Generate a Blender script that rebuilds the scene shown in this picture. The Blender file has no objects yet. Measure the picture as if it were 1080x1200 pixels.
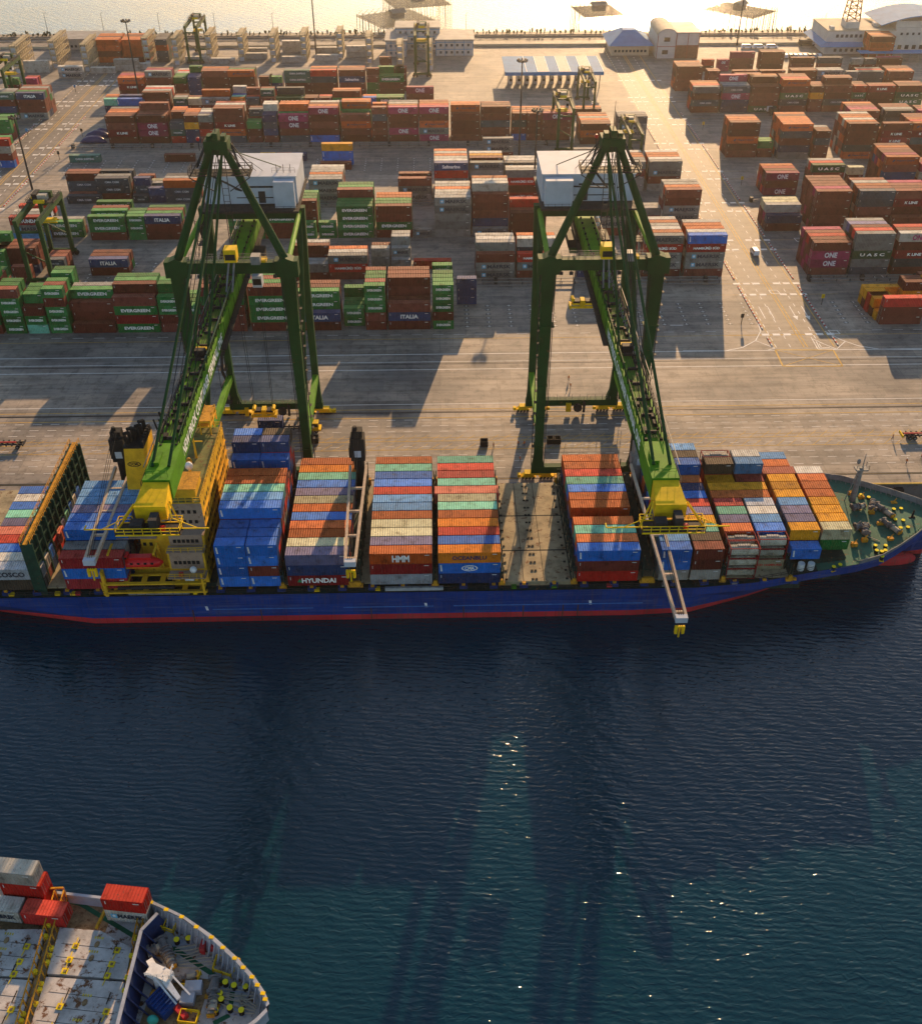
import bpy, math, random
from math import sin, cos, pi, radians, sqrt, atan2
from mathutils import Vector, Matrix
from mathutils.bvhtree import BVHTree
random.seed(7)
COL = bpy.context.scene.collection
# ------------------------------------------------------------------ survey of the place (metres; quay = z 0, quay line = X axis)
F, TH, YAW, H, CX, CY = 1219., radians(37.64), radians(1.3), 141., 540., 600.
fw = (sin(YAW)*cos(TH), cos(YAW)*cos(TH), -sin(TH)); rt = (cos(YAW), -sin(YAW), 0); up = (sin(YAW)*sin(TH), cos(YAW)*sin(TH), cos(TH))
def ray(px, py):
    a = (px-CX)/F; b = -(py-CY)/F
    return [fw[i]+a*rt[i]+b*up[i] for i in range(3)]
def un(px, py, z=0.):
    d = ray(px, py); t = (z-H)/d[2]
    return (d[0]*t, d[1]*t)
def uy(px, py, Y):
    d = ray(px, py); t = Y/d[1]
    return (d[0]*t, H+d[2]*t)
def pr(x, y, z=0.):
    v = (x, y, z-H); D = sum(v[i]*fw[i] for i in range(3))
    return (CX+F*sum(v[i]*rt[i] for i in range(3))/D, CY-F*sum(v[i]*up[i] for i in range(3))/D)
def xat(px, Y, z=0.):
    X = 0.
    for _ in range(4): X = un(px, pr(X, Y, z)[1], z)[0]
    return X
# ------------------------------------------------------------------ materials
MATS = {}
def nodes(m):
    m.use_nodes = True; nt = m.node_tree
    return nt, nt.nodes, nt.links, nt.nodes['Principled BSDF']
def N(nt, typ, **kw):
    n = nt.nodes.new(typ)
    for k, v in kw.items():
        if k in n.inputs: n.inputs[k].default_value = v
        else: setattr(n, k, v)
    return n
def ramp(nt, fac, stops):
    r = nt.nodes.new('ShaderNodeValToRGB'); e = r.color_ramp.elements
    while len(e) < len(stops): e.new(0.5)
    for i, (p, c) in enumerate(stops):
        e[i].position = p; e[i].color = (c[0], c[1], c[2], 1)
    nt.links.new(fac, r.inputs[0]); return r
def mixc(nt, fac, a, b, mode='MIX'):
    m = nt.nodes.new('ShaderNodeMix'); m.data_type = 'RGBA'; m.blend_type = mode
    for s, v in ((m.inputs[0], fac), (m.inputs[6], a), (m.inputs[7], b)):
        if hasattr(v, 'is_linked') or hasattr(v, 'links'): nt.links.new(v, s)
        elif isinstance(v, (int, float)): s.default_value = v
        else: s.default_value = (v[0], v[1], v[2], 1)
    return m.outputs[2]
def sc(c, k): return tuple(min(1, x*k) for x in c)
def paint(name, col, rough=.55, metal=0., dirt=.35, scale=.8, rust=.0, bump=0.):
    if name in MATS: return MATS[name]
    m = bpy.data.materials.new(name); nt, ns, ln, B = nodes(m)
    tc = N(nt, 'ShaderNodeTexCoord')
    no = N(nt, 'ShaderNodeTexNoise', Scale=scale, Detail=5., Roughness=.65)
    ln.new(tc.outputs['Object'], no.inputs['Vector'])
    r = ramp(nt, no.outputs[0], [(.3, sc(col, 1-dirt)), (.55, col), (.75, sc(col, 1+dirt*.5))])
    out = r.outputs[0]
    if rust:
        n2 = N(nt, 'ShaderNodeTexNoise', Scale=scale*2.3, Detail=6., Roughness=.75)
        ln.new(tc.outputs['Object'], n2.inputs['Vector'])
        r2 = ramp(nt, n2.outputs[0], [(.66-rust, (0, 0, 0)), (.74-rust, (1, 1, 1))])
        out = mixc(nt, r2.outputs[0], out, (.14, .06, .025))
    ln.new(out, B.inputs['Base Color'])
    B.inputs['Roughness'].default_value = rough; B.inputs['Metallic'].default_value = metal; B.inputs['Specular IOR Level'].default_value = .3 if rough < .41 else .12; B.inputs['Roughness'].default_value = rough if rough < .41 else max(rough, .72)
    if bump:
        b = N(nt, 'ShaderNodeBump', Strength=bump, Distance=.05); ln.new(no.outputs[0], b.inputs['Height']); ln.new(b.outputs[0], B.inputs['Normal'])
    MATS[name] = m; return m
# container paint: faded, rust-speckled, corrugated
CC = {
 'b': ((.16, .028, .018), 'brown'), 'g': ((.006, .17, .035), 'green'), 'n': ((.008, .036, .12), 'navy'), 'd': ((.035, .055, .075), 'slate'),
 'm': ((.20, .205, .19), 'grey'), 'w': ((.44, .40, .34), 'white'), 'o': ((.68, .19, .008), 'orange'), 'p': ((.30, .012, .075), 'magenta'),
 'r': ((.48, .016, .010), 'red'), 't': ((.12, .40, .27), 'pale green'), 'y': ((.74, .30, .005), 'yellow'), 'l': ((.07, .24, .46), 'light blue'),
 'c': ((.46, .40, .24), 'cream'), 'u': ((.10, .10, .19), 'purple grey'), 'e': ((.002, .13, .50), 'blue'), 'k': ((.06, .045, .03), 'dark brown'),
 's': ((.60, .10, .06), 'salmon red'), 'h': ((.28, .010, .015), 'dark red'), 'j': ((.52, .48, .36), 'cream tank'), 'f': ((.05, .05, .06), 'flat rack'),
 'v': ((.035, .13, .10), 'dark green'), 'x': ((.03, .10, .035), 'dark green'), 'z': ((.30, .32, .34), 'pale grey'), 'i': ((.52, .085, .012), 'rust orange')}
def hullmat(name, col, k):
    m = paint(name, col, .5, dirt=.3, scale=.15); nt = m.node_tree; ln = nt.links; B = nt.nodes['Principled BSDF']
    src = B.inputs['Base Color'].links[0].from_socket; tc = N(nt, 'ShaderNodeTexCoord')
    mp = N(nt, 'ShaderNodeMapping'); mp.inputs['Scale'].default_value = (1.6, 1, .12); ln.new(tc.outputs['Object'], mp.inputs[0])
    n = N(nt, 'ShaderNodeTexNoise', Scale=1., Detail=8., Roughness=.75); ln.new(mp.outputs[0], n.inputs['Vector'])
    r = ramp(nt, n.outputs[0], [(.5, (0, 0, 0)), (.72, (k, k, k))]); o = mixc(nt, r.outputs[0], src, (.10, .055, .04))
    mp2 = N(nt, 'ShaderNodeMapping'); mp2.inputs['Scale'].default_value = (.06, 1, 1.2); ln.new(tc.outputs['Object'], mp2.inputs[0])
    n2 = N(nt, 'ShaderNodeTexNoise', Scale=1., Detail=8., Roughness=.8); ln.new(mp2.outputs[0], n2.inputs['Vector'])
    r2 = ramp(nt, n2.outputs[0], [(.52, (0, 0, 0)), (.66, (.6, .6, .6))]); o = mixc(nt, r2.outputs[0], o, (.10, .13, .2) if k < .8 else (.2, .09, .08))
    br = N(nt, 'ShaderNodeTexBrick', Scale=1.); br.inputs['Brick Width'].default_value = 9.; br.inputs['Row Height'].default_value = 2.4; br.inputs['Mortar Size'].default_value = .05
    br.inputs['Color1'].default_value = (.85, .85, .85, 1); br.inputs['Color2'].default_value = (1.1, 1.1, 1.1, 1); br.inputs['Mortar'].default_value = (.45, .42, .4, 1)
    sx = N(nt, 'ShaderNodeSeparateXYZ'); cx = N(nt, 'ShaderNodeCombineXYZ'); ln.new(tc.outputs['Object'], sx.inputs[0]); ln.new(sx.outputs[0], cx.inputs[0]); ln.new(sx.outputs[2], cx.inputs[1]); ln.new(cx.outputs[0], br.inputs['Vector'])
    o = mixc(nt, .7, o, br.outputs[0], 'MULTIPLY'); ln.new(o, B.inputs['Base Color']); return m
def cmat(c, top=False):
    k = 'container_'+CC[c][1]+'_'+c+('_sunlit_roof' if top else '')  # lighter, warmer roof copy: sunlight on the top faces painted into the colour
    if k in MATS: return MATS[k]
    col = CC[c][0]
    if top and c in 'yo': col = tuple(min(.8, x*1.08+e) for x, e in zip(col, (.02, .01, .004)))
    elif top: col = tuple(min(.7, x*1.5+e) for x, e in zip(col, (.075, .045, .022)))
    m = bpy.data.materials.new(k); nt, ns, ln, B = nodes(m)
    tc = N(nt, 'ShaderNodeTexCoord'); oi = N(nt, 'ShaderNodeObjectInfo'); at = N(nt, 'ShaderNodeAttribute', attribute_name='fade')
    ad = N(nt, 'ShaderNodeMath', operation='ADD'); ln.new(oi.outputs['Random'], ad.inputs[0]); ln.new(at.outputs['Fac'], ad.inputs[1])
    fr = N(nt, 'ShaderNodeMath', operation='FRACT'); ln.new(ad.outputs[0], fr.inputs[0])
    r0 = ramp(nt, fr.outputs[0], [(0., sc(col, .6)), (.5, col), (1., tuple(min(1, x*1.25+.02) for x in col))])
    of = N(nt, 'ShaderNodeVectorMath', operation='ADD'); ln.new(tc.outputs['Object'], of.inputs[0])
    cm = N(nt, 'ShaderNodeCombineXYZ'); mu = N(nt, 'ShaderNodeMath', operation='MULTIPLY'); mu.inputs[1].default_value = 97.
    ln.new(fr.outputs[0], mu.inputs[0])
    for i in range(3): ln.new(mu.outputs[0], cm.inputs[i])
    ln.new(cm.outputs[0], of.inputs[1])
    no = N(nt, 'ShaderNodeTexNoise', Scale=.55, Detail=6., Roughness=.7); ln.new(of.outputs[0], no.inputs['Vector'])
    r1 = ramp(nt, no.outputs[0], [(.32, (.42, .38, .35)), (.46, (.85, .83, .8)), (.6, (1., 1., 1.))])
    o = mixc(nt, 1., r0.outputs[0], r1.outputs[0], 'MULTIPLY')
    n2 = N(nt, 'ShaderNodeTexNoise', Scale=2.2, Detail=5., Roughness=.8); ln.new(of.outputs[0], n2.inputs['Vector'])
    r2 = ramp(nt, n2.outputs[0], [(.57, (0, 0, 0)), (.66, (.85, .85, .85))])
    o = mixc(nt, r2.outputs[0], o, (.11, .055, .035) if c not in 'b' else (.09, .035, .02))
    ln.new(o, B.inputs['Base Color'])
    wv = N(nt, 'ShaderNodeTexWave', wave_type='BANDS', bands_direction='X', Scale=.66); wv.inputs['Distortion'].default_value = 0.
    ln.new(tc.outputs['Object'], wv.inputs['Vector'])
    b = N(nt, 'ShaderNodeBump', Strength=1., Distance=.1); ln.new(wv.outputs[1], b.inputs['Height']); ln.new(b.outputs[0], B.inputs['Normal'])
    B.inputs['Roughness'].default_value = .75; B.inputs['Specular IOR Level'].default_value = .12
    MATS[k] = m; return m
# ------------------------------------------------------------------ mesh builder
class MB:
    def __init__(s): s.v = []; s.f = []; s.mi = []; s.mats = []; s.att = []; s.cur = 0; s.fade = 0.
    def mat(s, m):
        if m not in s.mats: s.mats.append(m)
        s.cur = s.mats.index(m); return s
    def add(s, vs, fs):
        n = len(s.v); s.v += [tuple(v) for v in vs]; s.f += [tuple(i+n for i in f) for f in fs]; s.mi += [s.cur]*len(fs); s.att += [s.fade]*len(vs)
    def box(s, x0, x1, y0, y1, z0, z1, rz=0., piv=None):
        vs = [(x, y, z) for z in (z0, z1) for x, y in ((x0, y0), (x1, y0), (x1, y1), (x0, y1))]
        if rz:
            c, q = cos(rz), sin(rz); px, py = piv or ((x0+x1)/2, (y0+y1)/2)
            vs = [(px+(x-px)*c-(y-py)*q, py+(x-px)*q+(y-py)*c, z) for x, y, z in vs]
        s.add(vs, [(3, 2, 1, 0), (4, 5, 6, 7), (0, 1, 5, 4), (1, 2, 6, 5), (2, 3, 7, 6), (3, 0, 4, 7)])
    def bar(s, a, b, w, h=None, w2=None, h2=None):
        a = Vector(a); b = Vector(b); h = h or w; w2 = w2 or w; h2 = h2 or h; d = (b-a).normalized()
        u = Vector((0, 0, 1)).cross(d)
        u = Vector((1, 0, 0)) if u.length < 1e-3 else u.normalized()
        t = d.cross(u)
        vs = [p+u*(sx*ww/2)+t*(sy*hh/2) for p, ww, hh in ((a, w, h), (b, w2, h2)) for sx, sy in ((-1, -1), (1, -1), (1, 1), (-1, 1))]
        s.add(vs, [(3, 2, 1, 0), (4, 5, 6, 7), (0, 1, 5, 4), (1, 2, 6, 5), (2, 3, 7, 6), (3, 0, 4, 7)])
    def tube(s, a, b, r, r2=None, n=10):
        a = Vector(a); b = Vector(b); r2 = r if r2 is None else r2; d = (b-a).normalized()
        u = d.orthogonal().normalized(); t = d.cross(u)
        vs = []
        for p, q in ((a, r), (b, r2)):
            for i in range(n): vs.append(p+(u*cos(2*pi*i/n)+t*sin(2*pi*i/n))*q)
        fs = [(i, (i+1) % n, n+(i+1) % n, n+i) for i in range(n)]+[tuple(range(n-1, -1, -1)), tuple(range(n, 2*n))]
        s.add(vs, fs)
    def prism(s, poly, z0, z1):
        n = len(poly); vs = [(x, y, z0) for x, y in poly]+[(x, y, z1) for x, y in poly]
        s.add(vs, [tuple(range(n-1, -1, -1)), tuple(range(n, 2*n))]+[(i, (i+1) % n, n+(i+1) % n, n+i) for i in range(n)])
    def quad(s, p): s.add(p, [tuple(range(len(p)))])
    def loft(s, rings, cap=True):
        n = len(rings[0]); vs = [p for r in rings for p in r]
        fs = [(k*n+i, k*n+(i+1) % n, (k+1)*n+(i+1) % n, (k+1)*n+i) for k in range(len(rings)-1) for i in range(n)]
        if cap: fs += [tuple(range(n-1, -1, -1)), tuple(range((len(rings)-1)*n, len(rings)*n))]
        s.add(vs, fs)
    def ell(s, c, r, nu=12, nv=7):
        rings = []
        for j in range(nv):
            a = -pi/2+pi*(j+.5)/nv
            rings.append([(c[0]+r[0]*cos(a)*cos(2*pi*i/nu), c[1]+r[1]*cos(a)*sin(2*pi*i/nu), c[2]+r[2]*sin(a)) for i in range(nu)])
        s.loft(rings)
    def rail(s, pts, h=1.1, r=.05, step=2.):
        for a, b in zip(pts, pts[1:]):
            a = Vector(a); b = Vector(b); L = (b-a).length; n = max(1, int(L/step))
            for i in range(n+1):
                p = a.lerp(b, i/n); s.bar(p, p+Vector((0, 0, h)), r)
            for q in (h, h*.55): s.bar(a+Vector((0, 0, q)), b+Vector((0, 0, q)), r)
    def addm(s, o, M):
        n = len(s.v); s.v += [tuple(M @ Vector(v)) for v in o.v]; s.f += [tuple(i+n for i in f) for f in o.f]
        mp = []
        for m in o.mats:
            s.mat(m); mp.append(s.cur)
        s.mi += [mp[i] for i in o.mi]; s.att += [s.fade]*len(o.v)
    def mesh(s, name, smooth=False):
        me = bpy.data.meshes.new(name); me.from_pydata(s.v, [], s.f)
        for m in s.mats: me.materials.append(m)
        me.polygons.foreach_set('material_index', s.mi)
        if smooth: me.polygons.foreach_set('use_smooth', [True]*len(s.f))
        if any(s.att):
            a = me.attributes.new('fade', 'FLOAT', 'POINT'); a.data.foreach_set('value', s.att)
        me.update(); return me
    def build(s, name, parent=None, smooth=False):
        return link(name, s.mesh(name, smooth), parent)
    def split(s, name, parent):
        """one object for each far-apart piece"""
        n = len(s.v); root = list(range(n))
        def fd(i):
            while root[i] != i: root[i] = root[root[i]]; i = root[i]
            return i
        for f in s.f:
            for j in f[1:]: root[fd(j)] = fd(f[0])
        isl = {}
        for i in range(n): isl.setdefault(fd(i), []).append(i)
        ks = list(isl); bb = []
        for k in ks:
            P = [s.v[i] for i in isl[k]]; lo = [min(p[a] for p in P) for a in range(3)]; hi = [max(p[a] for p in P) for a in range(3)]; bb.append((lo, hi, max(hi[a]-lo[a] for a in range(3))))
        g = list(range(len(ks)))
        def fg_(i):
            while g[i] != i: g[i] = g[g[i]]; i = g[i]
            return i
        for i in range(len(ks)):
            for j in range(i):
                gap = sqrt(sum(max(0, bb[i][0][a]-bb[j][1][a], bb[j][0][a]-bb[i][1][a])**2 for a in range(3)))
                if gap <= max(.02, .5*max(bb[i][2], bb[j][2])): g[fg_(i)] = fg_(j)
        grp = {}
        for i, k in enumerate(ks): grp.setdefault(fg_(i), set()).add(k)
        out = []
        for kk in grp.values():
            b = MB(); b.mats = s.mats; mp = {}
            for f, mi in zip(s.f, s.mi):
                if fd(f[0]) in kk:
                    for i in f:
                        if i not in mp: mp[i] = len(b.v); b.v.append(s.v[i]); b.att.append(0.)
                    b.f.append(tuple(mp[i] for i in f)); b.mi.append(mi)
            if b.f: out.append(b.build(name, parent))
        return out
def link(name, me, parent=None, loc=None):
    o = bpy.data.objects.new(name, me); COL.objects.link(o)
    if parent: o.parent = parent
    if loc is not None: o.location = loc
    return o
def tag(o, label=None, cat=None, group=None, kind=None):
    if label: o['label'] = label
    if cat: o['category'] = cat
    if group: o['group'] = group
    if kind: o['kind'] = kind
    return o
def empty(name, loc, label, cat, group=None, rz=0.):
    o = link(name, None, None, loc); o.rotation_euler.z = rz; return tag(o, label, cat, group)
def copy_tree(o, parent=None):
    c = o.copy(); COL.objects.link(c)
    if parent: c.parent = parent
    for ch in list(o.children): copy_tree(ch, c)
    return c
ORD = ['first', 'second', 'third', 'fourth', 'fifth', 'sixth', 'seventh', 'eighth', 'ninth', 'tenth', 'eleventh', 'twelfth', 'thirteenth', 'fourteenth', 'fifteenth', 'sixteenth', 'seventeenth', 'eighteenth', 'nineteenth', 'twentieth', 'twenty-first', 'twenty-second', 'twenty-third', 'twenty-fourth']
NUM = ['one', 'two', 'three', 'four', 'five', 'six', 'seven', 'eight', 'nine', 'ten', 'eleven', 'twelve', 'thirteen']
# ------------------------------------------------------------------ lettering
TC = {}
def textmb(txt, col, h, wmax=None, bold=.035):
    """flat lettering in the XZ plane, centred on 0, facing -Y, as an MB"""
    key = (txt, col, h, wmax)
    if key in TC: return TC[key]
    cu = bpy.data.curves.new('lettering', 'FONT'); cu.body = txt; cu.size = 1.; cu.offset = bold; cu.resolution_u = 2; cu.align_x = 'CENTER'; cu.align_y = 'CENTER'
    ob = bpy.data.objects.new('lettering', cu); COL.objects.link(ob); bpy.context.view_layer.update()
    me = bpy.data.meshes.new_from_object(ob.evaluated_get(bpy.context.evaluated_depsgraph_get()))
    vs = [v.co.copy() for v in me.vertices]; fs = [tuple(p.vertices) for p in me.polygons]
    bpy.data.objects.remove(ob); bpy.data.meshes.remove(me); bpy.data.curves.remove(cu)
    x0 = min(v.x for v in vs); x1 = max(v.x for v in vs); y0 = min(v.y for v in vs); y1 = max(v.y for v in vs)
    sy = h/(y1-y0); sx = sy*1.15
    if wmax: sx = wmax/(x1-x0)
    b = MB(); b.mat(paint('lettering_'+'_'.join('%02d' % int(c*99) for c in col), col, .5, dirt=.12))
    b.add([((v.x-(x0+x1)/2)*sx, 0, (v.y-(y0+y1)/2)*sy) for v in vs], fs)
    TC[key] = b; return b
W_ = (.85, .84, .78); K_ = (.03, .035, .05)
def star(b, x, z, r):
    b.mat(paint('star_square_blue', (.12, .42, .62), .5)); b.add([(x-r, -.004, z-r), (x+r, -.004, z-r), (x+r, -.004, z+r), (x-r, -.004, z+r)], [(0, 1, 2, 3)])
    b.mat(paint('lettering_white_star', W_, .5)); n = 14; pts = [(x, -.012, z)]
    for i in range(n): q = r*(.85 if i % 2 == 0 else .36); pts.append((x+q*sin(2*pi*i/n), -.012, z+q*cos(2*pi*i/n)))
    b.add(pts, [(0, 1+i, 1+(i+1) % n) for i in range(n)])
LOGO = {  # code: (paint, text, colour, height, width share)
 'G': ('g', 'EVERGREEN', W_, .75, .62), 'M': ('m', 'MAERSK', K_, .95, .55), 'P': ('p', 'ONE', (.72, .62, .64), 1.35, .30), 'W': ('w', 'ONE', (.35, .02, .12), 1.35, .30),
 'R': ('r', 'HAMBURG SÜD', W_, .7, .62), 'N': ('n', 'ITALIA', W_, .95, .38), 'D': ('d', 'CMA CGM', (.5, .52, .54), .55, .38), 'O': ('i', 'Hapag-Lloyd', (.04, .05, .11), .62, .48),
 'B': ('h', 'K LINE', W_, .7, .33), 'V': ('n', 'Safmarine', W_, .95, .48), 'A': ('x', 'U A S C', W_, .75, .58), 'T': ('v', 'CHINA SHIPPING', (.6, .62, .6), .6, .55),
 'H': ('h', 'HYUNDAI', W_, .95, .50), 'Z': ('w', 'MAERSK', K_, .95, .55), 'K': ('i', 'HMM', W_, 1.3, .25), 'Q': ('e', 'CMA', W_, .7, .14), 'C': ('z', 'COSCO', K_, .95, .42),
 'J': ('o', 'OCEANBLU', (.06, .04, .10), .75, .5), 'S': ('c', 'SÜD HAMBURG', (.45, .03, .02), .7, .8), 'X': ('h', 'CAI', W_, 1.0, .2)}
LM = {}
def logomb(c, L):
    k = (c, L)
    if k in LM: return LM[k]
    p, t, col, h, sh = LOGO[c]; b = MB(); w = L*sh; dx = 0
    if c in 'MZ': dx = L*.09
    if c in 'O': dx = L*.08
    b.addm(textmb(t, col, h*1.3*(.75 if L < 7 else 1), w*1.1), Matrix.Translation((dx, -.01, 0)))
    if c in 'MZ': star(b, -L*.30, 0, .62*(.75 if L < 7 else 1))
    if c == 'O':
        b.mat(paint('square_navy', (.04, .05, .13))); b.bar((-L*.27-.4, -.006, -.3), (-L*.27+.4, -.006, .3), .012, .55)
    if c == 'Q':
        b.mat(paint('lettering_white_star', W_, .5)); n = 20
        for i in range(n):
            a0, a1 = 2*pi*i/n, 2*pi*(i+1)/n
            b.add([(1.6*cos(a0), -.006, .75*sin(a0)), (1.6*cos(a1), -.006, .75*sin(a1)), (1.35*cos(a1), -.006, .6*sin(a1)), (1.35*cos(a0), -.006, .6*sin(a0))], [(0, 1, 2, 3)])
    if c == 'H':
        b.mat(paint('triangle_green', (.02, .25, .10))); b.add([(-4.3, -.006, -.4), (-3.3, -.006, -.4), (-3.8, -.006, .45)], [(0, 1, 2)])
    if c == 'R':
        b.mat(paint('lettering_white_star', W_, .5))
        for s in (-1, 1): b.bar((L*.02-.7, -.008, s*.5), (L*.02+.7, -.008, -s*.5), .01, .16)
    LM[k] = b; return b
def fcol(c): return LOGO[c][0] if c in LOGO else c
# ------------------------------------------------------------------ one container body (origin at its base centre)
BM = {}
def bodymb(c, L, W, Hc):
    k = (c, L, W, Hc)
    if k in BM: return BM[k]
    b = MB(); m = cmat(c); hx, hy = L/2, W/2; i = .05
    if c == 'j':      # tank in a frame
        b.mat(m); n = 14
        rings = [[(x, q*cos(2*pi*a/n), Hc/2+q*sin(2*pi*a/n)) for a in range(n)] for x, q in ((-hx+.15, .5), (-hx+.35, 1.05), (hx-.35, 1.05), (hx-.15, .5))]
        b.loft(rings)
        b.mat(cmat('w')); b.box(-1.2, 1.2, -.3, .3, Hc/2+1.03, Hc-.02)
        b.mat(cmat('h' if L < 6 else 'w'))
    elif c == 'f':    # flat rack with end walls
        b.mat(m); b.box(-hx, hx, -hy, hy, 0, .5)
        b.mat(cmat('e')); b.box(-hx, -hx+2.2, -hy, hy, .5, Hc-.1); b.box(hx-2.2, hx, -hy, hy, .5, Hc-.1)
        b.mat(cmat('k'))
    else:
        b.mat(m); b.box(-hx+i, hx-i, -hy+i, hy-i, .12, Hc-.05)
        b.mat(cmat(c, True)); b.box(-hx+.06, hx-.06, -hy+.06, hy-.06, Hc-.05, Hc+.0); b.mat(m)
    if c not in 'jf':
        b.mat(paint('code_white', (.62, .62, .6), .6, dirt=.3)); rr = random.Random(int(L*7)+ord(c))
        x0 = hx-.5-rr.random()*.3; b.add([(x0-.9, -hy-.006, Hc-.55), (x0, -hy-.006, Hc-.55), (x0, -hy-.006, Hc-.38), (x0-.9, -hy-.006, Hc-.38)], [(0, 1, 2, 3)])
        if c in 'ebnhdr': b.add([(-hx+.4, -hy-.006, .6), (-hx+.75, -hy-.006, .6), (-hx+.6, -hy-.006, Hc-.4), (-hx+.3, -hy-.006, Hc-.4)] if c == 'e' else [(-hx+.5, -hy-.006, Hc-1.1), (-hx+.62, -hy-.006, Hc-1.1), (-hx+.62, -hy-.006, Hc-.4), (-hx+.5, -hy-.006, Hc-.4)], [(0, 1, 2, 3)])
        b.mat(m)
    q = .16
    for sx in (-1, 1):
        for sy in (-1, 1):
            b.box(*sorted((sx*hx, sx*(hx-q))), *sorted((sy*hy, sy*(hy-q))), 0, Hc)
    for z0, z1 in ((0, .16), (Hc-.12, Hc-.01)):
        for sy in (-1, 1): b.box(-hx+q, hx-q, *sorted((sy*(hy-.005), sy*(hy-q))), z0, z1)
        for sx in (-1, 1): b.box(*sorted((sx*(hx-.005), sx*(hx-q))), -hy+q, hy-q, z0, z1)
    BM[k] = b; return b
def doormb(c, L, W, Hc):
    k = ('door', c, L, W, Hc)
    if k in BM: return BM[k]
    b = MB(); b.mat(cmat(c)); x = L/2
    for sy in (-1, 1): b.box(x-.04, x+.02, *sorted((sy*.02, sy*(W/2-.18))), .18, Hc-.16)
    b.mat(paint('lock_bar_steel', (.30, .30, .29), .4, .6))
    for y in (-.9, -.45, .45, .9): b.tube((x+.05, y, .2), (x+.05, y, Hc-.2), .03, n=5)
    BM[k] = b; return b
MESH = {}
def gm(key, mbf):
    if key not in MESH: MESH[key] = mbf().mesh(key[0])
    return MESH[key]
CONT = []   # every container of the scene
def C(x, y, z, L, code, W=2.44, Hc=2.62, rz=0., ph='', row=0, tier=0, tiers=1, grp='yard', side=None):
    CONT.append(dict(x=x, y=y, z=z, L=L, c=code, W=W, H=Hc, rz=rz, ph=ph, row=row, tier=tier, n=tiers, grp=grp, side=side))
WAVE = .165
HAZE, SUN, SKY, EXPO = .00006, 5.0, .10, .98
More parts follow.
